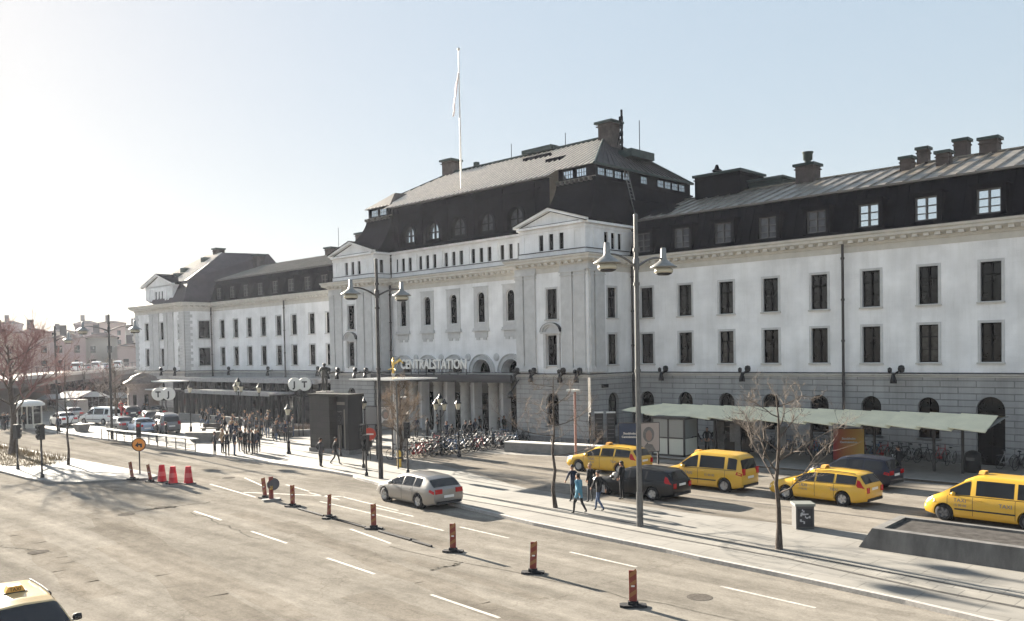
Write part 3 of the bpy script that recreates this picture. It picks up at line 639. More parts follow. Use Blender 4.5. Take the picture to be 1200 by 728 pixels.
for x0, x1 in ((-46.0, -39.6), (-70.3, -64.0)):
    ya = YP + .25; W_ = x1 - x0; c = W_ / 2 + (.0)
    attic((x0, ya), (x1, ya), [c - .98, c, c + .98], [.75, W_ - .8])
    attic((x1, ya), (x1, 53.6 if x1 > -60 else YA), [2.35, 3.15, 3.95] if x1 > -60 else [.9], [.75] if x1 > -60 else [])
    attic((x0, YA if x1 > -60 else 52.4), (x0, ya), [])
    b = MB(); ap = 16.95; lo = 15.86; cx = (x0 + x1) / 2; ov = .3
    b.extr([(x0, ya, lo), (x1, ya, lo), (cx, ya, ap - .15)], (0, .2, 0))
    for sx in (-1, 1):                                                   # raking mouldings
        e = x0 - ov if sx < 0 else x1 + ov
        b.extr([(e, ya - .35, lo), (e, ya - .35, lo + .16), (cx, ya - .35, ap + .12), (cx, ya - .35, ap - .08)], (0, .37, 0))
    b.build('pediment', M_STUCCO, ST, fix=True)
    b = MB(); b.extr([(x0 - ov - .06, ya - .42, lo + .17), (cx, ya - .42, ap + .13), (x1 + ov + .06, ya - .42, lo + .17), (x1 + ov + .06, ya - .42, lo + .20), (cx, ya - .42, ap + .17), (x0 - ov - .06, ya - .42, lo + .20)], (0, 4.6, 0)); b.build('pediment_roof', M_ROOF, ST, fix=True)
    b = MB(); b.box(x0 + .4, x1 - .4, ya - .28, ya - .2, lo + .003, lo + .04); b.build('pediment_flashing', M_LEAD, ST)
# ---------------------------------------------------------------- roofs
def loft(b, rings):
    k = len(rings[0]); b.add([q for r_ in rings for q in r_], [(i * k + j, i * k + (j + 1) % k, (i + 1) * k + (j + 1) % k, (i + 1) * k + j) for i in range(len(rings) - 1) for j in range(k)])
def rect(x0, x1, y0, y1, z): return [(x0, y0, z), (x1, y0, z), (x1, y1, z), (x0, y1, z)]
def ribs(b, A, B, C, D, n, h=.07, w_=.06):
    'standing seams on the plane A(low left) B(low right) C(top right) D(top left)'
    A, B, C, D = map(Vector, (A, B, C, D)); nn = (B - A).cross(D - A).normalized()
    for i in range(n):
        t = (i + .5) / n; p = A.lerp(B, t); q = D.lerp(C, t); u = (B - A).normalized() * w_ / 2
        b.add([p - u, p + u, q + u, q - u, p + nn * h - u * .3, p + nn * h + u * .3, q + nn * h + u * .3, q + nn * h - u * .3], [(4, 5, 6, 7), (0, 4, 7, 3), (5, 1, 2, 6), (0, 1, 5, 4)])
# right wing
def wing_roof(x0, x1, dorm, lit_mat, glassset, nrib):
    b = MB(); b.add([(x0, 52.75, 13.55), (x1, 52.75, 13.55), (x1, 53.75, 16.2), (x0, 53.75, 16.2)], [(0, 1, 2, 3)])
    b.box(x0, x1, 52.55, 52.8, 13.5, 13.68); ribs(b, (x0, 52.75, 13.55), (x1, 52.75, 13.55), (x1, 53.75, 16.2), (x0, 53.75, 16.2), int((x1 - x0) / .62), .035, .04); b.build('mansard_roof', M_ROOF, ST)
    b = MB(); b.box(x0, x1, 53.5, 53.85, 16.2, 16.32); b.build('mansard_edge', mat('roof_gutter', (.16, .145, .13), .45, metal=.4), ST)
    b = MB(); A, B, C, D = (x0, 53.7, 16.32), (x1, 53.7, 16.32), (x1, 60.2, 18.5), (x0, 60.2, 18.5)
    b.add([A, B, C, D], [(0, 1, 2, 3)]); b.add([D, C, (x1, 67, 16.3), (x0, 67, 16.3), (x1, 67.5, 0), (x0, 67.5, 0)], [(0, 1, 2, 3), (3, 2, 4, 5)]); ribs(b, A, B, C, D, nrib, .09, .10)
    b.box(x0, x1, 60.1, 60.3, 18.5, 18.6); b.build('upper_roof', lit_mat, ST)
    for i, x in enumerate(dorm):
        d = MB(); yf = 52.62
        d.box(x - .85, x - .62, yf, 53.9, 13.7, 15.35); d.box(x + .62, x + .85, yf, 53.9, 13.7, 15.35); d.box(x - .62, x + .62, yf, 53.9, 15.15, 15.35); d.box(x - .95, x + .95, yf - .12, 54.2, 15.35, 15.46); d.box(x - .62, x + .62, yf, 53.5, 13.68, 13.78)
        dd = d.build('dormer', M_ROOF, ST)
        o = put_window('dormer_window', (x0, yf), (x1, yf), x - x0, 1.24, 13.79, 1.36, 'dormer', glass=glassset(i))
wing_roof(-39.3, XR1, [x - .0 for x in (-37.99, -34.72, -31.46, -28.2, -24.9, -21.66, -18.38, -15.11, -11.83, -8.55, -5.27, -2.0, 1.3, 4.6)], M_ROOFM, lambda i: M_GLASSR if i >= 5 else M_GLASSD, 60)
wing_roof(-104.0, -70.2, [-101.4 + i * 3.25 for i in range(10)], M_ROOFL, lambda i: M_GLASSD, 44)
# central mansard wall with lunettes
YM = 50.35
b = MB(); hs = [(x + 63.9, 1.7, 16.55, 18.05, True, .15) for x in (-61.7, -58.4, -55.1, -51.75, -48.45)]
wall(b, (-63.9, YM), (-44.9, YM), 15.8, 19.9, hs); b.add([(-63.9, 49.55, 15.86), (-45.9, 49.55, 15.86), (-45.9, YM - .02, 16.3), (-63.9, YM - .02, 16.3)], [(0, 1, 2, 3)])
for x in (-63.4, -60.05, -56.75, -53.42, -50.1, -46.6): b.box(x - .22, x + .22, YM - .1, YM, 16.2, 19.7)
b.box(-63.9, -45.9, YM - .14, YM, 19.2, 19.3)
for x in (-61.7, -58.4, -55.1, -51.75, -48.45):
    K = 14
    for i in range(K):
        t0, t1 = math.pi * i / K, math.pi * (i + 1) / K; f = lambda r_, t: (x - math.cos(t) * r_, YM, 17.2 + math.sin(t) * r_)
        b.extr([f(.87, t0), f(.87, t1), f(1.08, t1), f(1.08, t0)], (0, -.2, 0))
    b.box(x - 1.08, x - .87, YM - .2, YM, 16.4, 17.2); b.box(x + .87, x + 1.08, YM - .2, YM, 16.4, 17.2)
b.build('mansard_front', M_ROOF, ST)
b = MB(); b.box(-63.9, -44.8, YM - .35, YM + .3, 19.88, 20.0); b.build('hall_gutter', mat('roof_gutter', (.16, .145, .13)), ST)
for i, x in enumerate((-61.7, -58.4, -55.1, -51.75, -48.45)): put_window('lunette_window', (-63.9, YM), (-45.9, YM), x + 63.9, 1.7, 16.56, 1.5, 'arch', glass=M_GLASSR if i < 2 else M_GLASSD)
# hall roof: hipped, ribbed
xl, xr, yf, yb, ze, zr = -68.75, -41.0, 50.95, 63.9, 20.5, 24.0
yr = (yf + yb) / 2; rl, rr = -64.0, -45.2; sl_ = (zr - ze) / (yr - yf)
b = MB(); A, B, C, D = (-65.0, 50.0, ze - sl_ * .95), (-44.7, 50.0, ze - sl_ * .95), (rr, yr, zr), (rl, yr, zr)
b.add([(-65.0, 50.0, ze - sl_ * .95), (-44.7, 50.0, ze - sl_ * .95), (-44.7, yf, ze), (xr - .0, yf - .15, ze - .07), (rr, yr, zr), (rl, yr, zr), (xl, yf - .15, ze - .07), (-65.0, yf, ze)], [(0, 1, 2, 3, 4, 5, 6, 7)])
b.add([(rl, yr, zr), (rr, yr, zr), (xr, yb, ze), (xl, yb, ze)], [(0, 1, 2, 3)])
n = 50
for i in range(n):
    t = (i + .5) / n; x = xl + (xr - xl) * t
    y0 = 50.0 if -65.0 < x < -44.7 else yf - .15; z0 = ze - sl_ * (yf - y0)
    if x < rl: k = (x - xl) / (rl - xl)
    elif x > rr: k = (xr - x) / (xr - rr)
    else: k = 1
    y1 = yf + (yr - yf) * k; z1 = ze + (zr - ze) * k
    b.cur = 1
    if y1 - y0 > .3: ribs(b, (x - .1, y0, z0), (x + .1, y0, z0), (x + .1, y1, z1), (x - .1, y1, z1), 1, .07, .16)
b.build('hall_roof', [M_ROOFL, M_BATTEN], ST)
b = MB(); b.add([(xr, yf - .15, ze - .07), (xr, yb, ze), (rr, yr, zr)], [(0, 1, 2)]); b.add([(xl, yf - .15, ze - .07), (xl, yb, ze), (rl, yr, zr)], [(2, 1, 0)])
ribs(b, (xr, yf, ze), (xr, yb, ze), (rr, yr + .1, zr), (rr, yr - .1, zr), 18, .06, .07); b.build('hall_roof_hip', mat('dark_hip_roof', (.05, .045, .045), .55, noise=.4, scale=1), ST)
b = MB(); b.box(rl - .1, rr + .1, yr - .2, yr + .2, zr - .05, zr + .14); b.tube([(rr, yr, zr + .05), (xr, yf, ze)], .1, 6); b.tube([(rr, yr, zr + .05), (xr, yb, ze)], .1, 6); b.tube([(rl, yr, zr + .05), (xl, yf, ze)], .1, 6); b.box(xr - .05, xr + .15, yf - .1, yb, ze - .12, ze + .04)
b.build('ridge_capping', M_COPPER, ST)
# clerestory boxes with rows of small windows over both ends of the hall
for (a0, a1) in ((-44.6, -41.17), (-68.6, -65.2)):
    p0, p1 = (a0, 51.05), (a1, 51.05); b = MB(); W_ = a1 - a0
    wall(b, p0, p1, 19.4, 20.45, [(.95, .95, 19.68, 20.28), (2.25, .95, 19.68, 20.28)], depth=.05)
    sy = [.55 + i * 1.02 for i in range(4)] + [5.9] + [8.15 + i * 1.02 for i in range(4)]
    if a1 > -60: wall(b, (a1, 51.05), (a1, 63.8), 19.4, 20.5, [(s + .35, .82, 19.70, 20.26) for s in sy], depth=.05); wall(b, (a1, 63.8), (a0, 63.8), 19.4, 20.5)
    wall(b, (a0, 54 if a1 > -60 else 63.8), (a0, 51.05), 19.4, 20.45)
    if a1 < -60: wall(b, (a1, 51.05), (a1, 54), 19.4, 20.45)
    b.build('clerestory_wall', M_ROOF, ST)
    for s in (.95, 2.25): put_window('clerestory_window', p0, p1, s, .95, 19.68, .6, 'clere')
    if a1 > -60:
        for s in sy: put_window('clerestory_window', (a1, 51.05), (a1, 63.8), s + .35, .82, 19.70, .56, 'clere')
# left turret roof
b = MB(); b.add([(-69.0, 50.8, 20.45), (-65.0, 50.8, 20.45), (-65.0, 55.5, 20.45), (-69.0, 55.5, 20.45), (-65.6, 51.9, 21.75), (-65.6, 54.8, 21.9)], [(0, 1, 4), (1, 2, 5, 4), (2, 3, 5), (3, 0, 4, 5)])
b.build('turret_roof', mat('turret_roof_sheet', (.07, .06, .055), .5, noise=.3), ST, fix=True)
# curved corner mansards over both pavilions
for (x0, x1, q0, q1) in ((-44.95, -39.4, -44.75, -41.05), (-70.5, -63.8, -68.8, -65.05)):
    b = MB(); rings = []
    for i in range(9):
        t = i / 8; c = t ** 2.0 * .55 + t * .45 if False else 1 - (1 - t) ** 1.7
        hz = 15.9 + (19.5 - 15.9) * t; bk = (52.6 if x1 > -60 else 52.9)
        k = c
        rings.append([(x0 + (q0 - x0) * k, 48.35 + (51.0 - 48.35) * k, hz), (x1 + (q1 - x1) * k, 48.35 + (51.0 - 48.35) * k, hz), (x1 + (q1 - x1) * k, 63.8, hz), (x0 + (q0 - x0) * k, 63.8, hz)])
    loft(b, rings)
    b.box(q0 - .1, q1 + .1, 50.9, 63.9, 19.38, 19.5); b.build('corner_mansard', M_ROOF, ST)
    b = MB(); b.box(q0 - .15, q1 + .12, 50.85, 51.0, 19.5, 19.56)
    for i in range(8): b.box(q0 + .15 + i * .46, q0 + .3 + i * .46, 50.6, 51.0, 19.25, 19.5)
    b.build('mansard_edge', mat('roof_gutter', (.16, .145, .13)), ST)
# step down between the hall and the right wing
b = MB(); b.add([(-41, 54, 16.2), (-36.5, 54, 16.2), (-36.5, 66, 16.8), (-41, 66, 16.8), (-41, 54.5, 18.2), (-38.2, 56, 17.6), (-38.2, 65, 18.2), (-41, 66, 18.6)], [(0, 1, 5, 4), (1, 2, 6, 5), (4, 5, 6, 7), (2, 3, 7, 6)]); b.build('link_roof', M_ROOF, ST)
b = MB()
for s in (-.22, .22): b.tube([(-40.0 + s * 0, 54.9 + s, 16.3), (-41.2, 54.9 + s, 20.7)], .04, 6)
for i in range(14): t = i / 14; b.tube([(-40.0 - 1.2 * t, 54.68, 16.4 + 4.2 * t), (-40.0 - 1.2 * t, 55.12, 16.4 + 4.2 * t)], .025, 5)
b.build('roof_ladder', M_POLE, ST)
# left end block: steep mansard, pediment dormer, hipped upper roof
b = MB(); loft(b, [rect(-118.1, -103.7, YE - .1, 66, 13.55), rect(-116.6, -105.2, 50.6, 65, 16.3)]); b.build('mansard_roof', mat('end_block_roof', (.055, .042, .045), .6, noise=.3, scale=1), ST)
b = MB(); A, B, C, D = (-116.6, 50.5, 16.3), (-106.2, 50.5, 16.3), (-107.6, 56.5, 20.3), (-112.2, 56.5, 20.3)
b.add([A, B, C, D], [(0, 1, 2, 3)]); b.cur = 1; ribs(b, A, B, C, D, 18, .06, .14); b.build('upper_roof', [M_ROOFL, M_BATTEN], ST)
b = MB(); b.add([B, (-105.2, 50.5, 16.3), (-103.9, 65, 16.3), (-105.5, 62, 20.3), C, D, A, (-116.6, 65, 16.3), (-112.2, 62, 20.3)], [(0, 1, 2, 3, 4), (3, 2, 7, 8), (5, 8, 7, 6), (5, 4, 3, 8)]); b.build('hip_roof', mat('end_block_roof', (.055, .042, .045)), ST)  # these slopes coloured dark as if shaded, the front slope pale as if lit
b = MB()
for (xa, ya_) in ((-111, 53), (-109.3, 55), (-110.5, 51.8)): zz = 16.3 + (ya_ - 50.5) * .667; b.box(xa - .5, xa + .5, ya_ - .4, ya_ + .6, zz - .2, zz + .42)
b.build('skylight', M_COPPER, ST)
p0, p1 = (-115.2, YE + .25), (-107.2, YE + .25); b = MB(); wall(b, p0, p1, 13.55, 15.9, [(3.1, .5, 13.9, 15.2), (4.0, .5, 13.9, 15.2), (4.9, .5, 13.9, 15.2)])
b.extr([(-115.2, YE + .25, 15.8), (-107.2, YE + .25, 15.8), (-111.2, YE + .25, 17.1)], (0, .3, 0)); b.box(-107.25, -107.2, YE + .25, 51.6, 13.6, 15.9)
for s in (1.2, 1.9, 6.1, 6.8): b.box(-115.2 + s - .2, -115.2 + s + .2, YE + .13, YE + .249, 13.7, 15.6)
b.build('pediment_dormer', M_STUCCO, ST)
for s in (3.1, 4.0, 4.9): put_window('attic_window', p0, p1, s, .5, 13.9, 1.3, 'attic')
for sx in (-1, 1):
    b = MB(); e = -111.2 + sx * 4.6; b.extr([(e, YE - .1, 15.8), (e, YE - .1, 16.0), (-111.2, YE - .1, 17.4), (-111.2, YE - .1, 17.2)], (0, .34, 0)); b.build('raking_cornice', M_STUCCO, ST, fix=True); b = MB(); b.extr([(e * 1.0, YE - .14, 16.01), (e, YE - .14, 16.05), (-111.2, YE - .14, 17.46), (-111.2, YE - .14, 17.41)], (0, 2.6, 0)); b.build('dormer_roof', M_ROOF, ST, fix=True)
# chimneys and roof boxes
def chimney(x0, x1, y0, y1, z0, z1, pot=False, m=M_ROOF, vents=False, cap=.15):
    b = MB(); b.box(x0, x1, y0, y1, z0, z1 - .18); b.box(x0 - cap * .5, x1 + cap * .5, y0 - cap * .5, y1 + cap * .5, z1 - .42, z1 - .34); o = b.build('chimney', m, ST)
    b = MB(); b.box(x0 - cap, x1 + cap, y0 - cap, y1 + cap, z1 - .18, z1); 
    if pot: cx, cy = (x0 + x1) / 2, (y0 + y1) / 2; b.lathe([(.22, 0), (.22, .25), (.32, .3), (.34, .75), (.4, .8), (.4, .86)], (cx, cy, z1), 12)
    b.build('chimney_cap', M_COPPER, o)
M_CHIM = mat('sooty_brick_chimney', (.075, .062, .058), .85, noise=.35, scale=2, bump=.4)
chimney(-29.7, -28.4, 59.6, 60.8, 18.2, 19.7, True, m=M_CHIM)
chimney(-21.9, -21.2, 58.2, 58.9, 17.5, 18.75, m=M_CHIM, cap=.1); chimney(-21.5, -20.85, 60.0, 60.65, 18.2, 19.55, m=M_CHIM, cap=.1); chimney(-19.65, -18.9, 58.0, 58.75, 17.5, 18.7, m=M_CHIM, cap=.1); chimney(-19.5, -18.7, 60.8, 61.6, 18, 19.85, m=M_CHIM, cap=.1); chimney(-17.75, -16.75, 60.0, 60.9, 18.2, 19.5, m=M_CHIM, cap=.12)
chimney(-9, -7.6, 60.2, 61.4, 18.2, 19.75, m=M_CHIM)
chimney(-37.9, -34.0, 59.4, 63.0, 17.5, 20.1, m=M_ROOF); b = MB(); b.lathe([(.3, 0), (.3, .3), (.42, .35), (.2, .5), (.1, .8)], (-36.6, 60.5, 20.1), 10); b.build('roof_vent', M_ROOF, ST)
chimney(-33.9, -31.2, 60.5, 63.5, 17.5, 19.3, m=M_COPPER)
chimney(-45.3, -44.0, yr - .6, yr + .6, 22.8, 25.2, m=M_CHIM, cap=.25); chimney(-64.6, -63.3, yr - .5, yr + .7, 22.9, 25.3, m=M_CHIM, cap=.2)
chimney(-105.2, -104.1, 59.5, 60.5, 17.4, 19.95, m=M_CHIM); chimney(-91.6, -90.3, 61.5, 62.7, 17.8, 19.8, m=M_CHIM); chimney(-82.5, -81.2, 59.5, 60.7, 17.8, 20.4, m=M_CHIM); chimney(-109.6, -108.5, 56.2, 57.3, 20.0, 21.0, m=M_CHIM); chimney(-75.2, -74.2, 58, 59, 17.2, 19.9, m=M_CHIM)
# roof hatches on the hall roof, ridge boxes and aerials
b = MB()
for (xa, ya_, l, wd) in ((-48.2, 53.6, 1.5, .8), (-52.6, 55.6, 3.2, .18)): zz = ze + (ya_ - yf) * sl_; b.add([(xa, ya_, zz - .05), (xa + l, ya_, zz - .05), (xa + l, ya_ + wd, zz + wd * sl_ + .05), (xa, ya_ + wd, zz + wd * sl_ + .05), (xa, ya_, zz + .3), (xa + l, ya_, zz + .3), (xa + l, ya_ + wd, zz + wd * sl_ + .1), (xa, ya_ + wd, zz + wd * sl_ + .1)], [(0, 1, 5, 4), (4, 5, 6, 7), (0, 4, 7, 3), (1, 2, 6, 5)])
b.build('roof_hatch', M_ROOF, ST)
b = MB(); b.box(-54, -50.5, yr - .5, yr + .5, zr, zr + .4); b.box(-43.3, -42, yr - .6, yr + 2.5, 22.0, 22.6); b.box(-60.5, -60.1, yr - .2, yr + .2, zr, zr + .5); b.build('ridge_box', M_COPPER, ST)
for (xa, ya_, z0, z1, r_) in ((-43.5, 57.6, 22.4, 26.0, .09), (-55.7, 57.4, 24, 25.4, .03), (-49.3, 57.4, 24, 25.2, .03), (-86.5, 60, 18.5, 21.5, .03), (-42.2, 58.2, 22, 25, .03)):
    b = MB(); b.tube([(xa, ya_, z0), (xa, ya_, z1)], r_, 6)
    if r_ > .05:
        for t in range(4): b.box(xa - .16, xa + .16, ya_ - .16, ya_ - .02, z0 + .9 + t * .6, z0 + 1.25 + t * .6)
        b.tube([(xa - .8, ya_, z0), (xa, ya_, z0 + 2.2)], .04, 5)
    b.build('aerial', M_ROOF, ST)
# downpipes
for p0, p1, s in (((-39.25, YW), (XR1, YW), .22), ((-39.25, YW), (XR1, YW), 16.0), ((-63.8, YC), (-46.2, YC), .25), ((-103.8, YW), (-70.6, YW), .25), ((-103.8, YW), (-70.6, YW), 17.1), ((-39.25, YW), (XR1, YW), 36)):
    a, u, n, L_ = frame_at(p0, p1); q = a + u * s + n * .34; b = MB(); b.tube([q + Vector((0, 0, .3)), q + Vector((0, 0, 12.9))], .085, 8)
    for z in (2, 4.4, 7, 9.5, 12): b.tube([q + Vector((0, 0, z)), q + Vector((0, 0, z + .12))], .12, 8)
    b.build('downpipe', mat('dark_downpipe', (.05, .045, .045), .6), ST)
# pairs of dark floodlights on brackets along the string course
def wall_lamp(p0, p1, s, z=5.15, out=True):
    a, u, n, L_ = frame_at(p0, p1); b = MB(); o = a + u * s + Vector((0, 0, z))
    b.tube([o + n * .1, o + n * .6 - Vector((0, 0, .1)), o + n * 1.0 + Vector((0, 0, .15)) + u * .5], .05, 6); b.tube([o + n * .5 - Vector((0, 0, .1)), o + n * .7 - Vector((0, 0, .25))], .05, 6)
    h = o + n * 1.0 + u * .55 + Vector((0, 0, .2)); b.lathe([(.02, -.2), (.17, -.15), (.20, .05), (.15, .2), (.02, .24)], h, 10); h = o + n * .75 - Vector((0, 0, .35)); b.lathe([(.02, .3), (.09, .25), (.19, -.1), (.2, -.28), (.02, -.28)], h, 10)
    h = o + n * .5 - u * .3 + Vector((0, 0, .12)); b.lathe([(.02, -.15), (.12, -.1), (.13, .1), (.02, .18)], h, 8)
    b.build('wall_floodlight', M_BLACK, ST)
for x in (-36.3, -29.9, -20.1, -9, 0): wall_lamp((-39.25, YW), (XR1, YW), x + 39.25)
for s in (.4, 2.1, 4.9, 6.4): wall_lamp((-46.2, YP), (-39.25, YP), s)
for s in (.5, 2.0, 4.7, 6.3): wall_lamp((-70.6, YP), (-63.8, YP), s)
for s in (9.0, 12.8): wall_lamp((-118, YE), (-103.8, YE), s)
for s in (5, 14, 24): wall_lamp((-103.8, YW), (-70.6, YW), s)
b = MB(); b.box(-39.1, -39.02, 49.0, 49.7, 4.1, 4.35); b.build('wall_sign', M_BLACK, ST)
b = MB(); b.tube([(-45.9, 47.6, 4.6), (-45.2, 46.0, 3.75)], .06, 6); b.lathe([(.04, .2), (.2, 0), (.22, -.3), (.05, -.32)], (-45.2, 46.0, 3.7), 10); b.build('bracket_lamp', M_BLACK, ST)
# flagpole on the roof
fp = thing('flagpole', (-55.8, 51.3, 19.9), 'tall white flagpole with a furled white pennant standing on the hall roof', 'flagpole')
b = MB(); b.tube([(0, 0, 0), (0, 0, 6), (0, 0, 12.4)], [.085, .065, .04], 10); b.lathe([(.02, 0), (.13, .1), (.13, .2), (.02, .3)], (0, 0, 12.4), 10); b.build('pole', M_WHITE, fp)
b = MB(); b.box(-.5, .5, -.5, .5, -.1, .55); b.box(-.75, -.5, -.3, .3, .2, .5); b.build('base', M_ROOF, fp)
b = MB()
for i in range(9):
    t = i / 8; z = 10.6 - t * 3.6; x = -.08 - t * .75 + .06 * math.sin(i * 2); wd = .05 + .06 * math.sin(t * 3.1)
    b.v += [(x - wd, -.05, z), (x + wd, .06 * math.sin(i), z + .05), (x - wd * .2, .09, z + .1)]
for i in range(8):
    for j in range(3): b.f.append((i * 3 + j, i * 3 + (j + 1) % 3, i * 3 + 3 + (j + 1) % 3, i * 3 + 3 + j)); b.mi.append(0); b.sm.append(True)
b.build('pennant', mat('pennant_cloth', (.75, .68, .68), .8), fp)
# glazed entrance pavilion in front of the left wing
gp = thing('glass_pavilion', (-92, 50, 0), 'dark glazed single storey hall with pale roof edges along the left wing of the station', 'pavilion', world=True)
b = MB(); b.box(-103.4, -72.2, 47.2, 52.8, 4.05, 4.35); b.box(-103.5, -72.0, 46.9, 47.2, 4.0, 4.45); b.build('roof', mat('pavilion_roof', (.26, .26, .27), .5, noise=.2), gp)
b = MB(); b.box(-103.2, -72.4, 47.7, 47.74, 0, 4.0); b.build('glazing', M_GLASS, gp)
b = MB()
for i in range(22): b.box(-103.2 + i * 1.46, -103.1 + i * 1.46, 47.5, 47.7, 0, 4.0)
b.box(-103.2, -72.4, 47.5, 47.7, 2.7, 2.85); b.build('frame', M_BLACK, gp)
b = MB(); b.box(-93.8, -76.5, 44.6, 47.4, 2.95, 3.15); b.box(-93.9, -76.4, 44.4, 44.6, 2.85, 3.25); b.build('awning', mat('pavilion_roof', (.26, .26, .27)), gp)
b = MB()
for x in (-93.5, -89, -85, -81, -76.8): b.box(x - .07, x + .07, 44.7, 44.84, 0, 2.95)
b.build('post', M_BLACK, gp)
b = MB(); b.box(-93, -77, 43.2, 43.5, 0, .75); b.build('parapet', M_CONC, gp)
for i, (x0, x1, y, z) in enumerate(((-103.2, -97.0, 44.8, 4.0), (-102.2, -97.8, 44.2, 3.1))):
    t = thing('entrance_roof', ((x0 + x1) / 2, y, 0), ('thin white flat canopy roof, the higher of two stacked by the left pavilion', 'short white flat canopy roof, the lower of two stacked by the left pavilion')[i], 'canopy', world=True)
    b = MB(); b.box(x0, x1, y - 1.2, y + 1.6, z, z + .14); b.build('roof_slab', M_WHITE, t)
    b = MB()
    for x in (x0 + .4, x1 - .4): b.box(x - .06, x + .06, y - .06, y + .06, 0, z)
    b.build('post', M_BLACK, t)
# ================================================================ vehicles
def interp(tab, x):
    if x <= tab[0][0]: return tab[0][1]
    for (a, p), (b, q) in zip(tab, tab[1:]):
        if x <= b: return p + (q - p) * (x - a) / (b - a)
    return tab[-1][1]
M_TYRE = M_RUBBER
M_RIM = mat('alloy_rim', (.42, .42, .43), .35, metal=.7)
M_RIMD = mat('steel_wheel_cover', (.16, .16, .17), .5, metal=.3)
M_CGLASS = mat('car_glass', (.012, .013, .015), .03, spec=.35)
M_HEAD = mat('headlamp', (.65, .67, .70), .15, metal=.3)
M_TAIL = mat('tail_lamp', (.40, .01, .012), .25)
M_PLATE = mat('number_plate', (.75, .75, .73), .5)
M_TRIMP = mat('dark_plastic_trim', (.03, .03, .032), .7)
M_TAXIY = mat('taxi_yellow_paint', (.62, .37, .04), .28, coat=.55, noise=.03, scale=2)
def wheel_mesh(r, w_, spokes=5, m=None):
    b = MB(); b.lathe([(r * .62, -w_ / 2), (r * .96, -w_ / 2), (r, -w_ * .3), (r, w_ * .3), (r * .96, w_ / 2), (r * .62, w_ / 2)], (0, 0, 0), 24, 'y', cap=False); ty = b.mesh('tyre', M_TYRE)
    b = MB(); b.lathe([(.02, w_ * .30), (r * .18, w_ * .34), (r * .2, w_ * .2), (r * .60, w_ * .12), (r * .61, w_ * .48), (r * .66, w_ * .5), (r * .66, -w_ * .5), (.02, -w_ * .4)], (0, 0, 0), 24, 'y')
    for i in range(spokes):
        a = 2 * math.pi * i / spokes; c, s = math.cos(a), math.sin(a); t = Vector((-s, 0, c)) * .038; d = Vector((c, 0, s))
        p = [d * r * .12 - t * 1.3, d * r * .12 + t * 1.3, d * r * .62 + t, d * r * .62 - t]
        b.extr([(q.x, w_ * .46, q.z) for q in p], (0, -w_ * .2, 0))
    return ty, b.mesh('rim', m or M_RIM)
_wh = {}
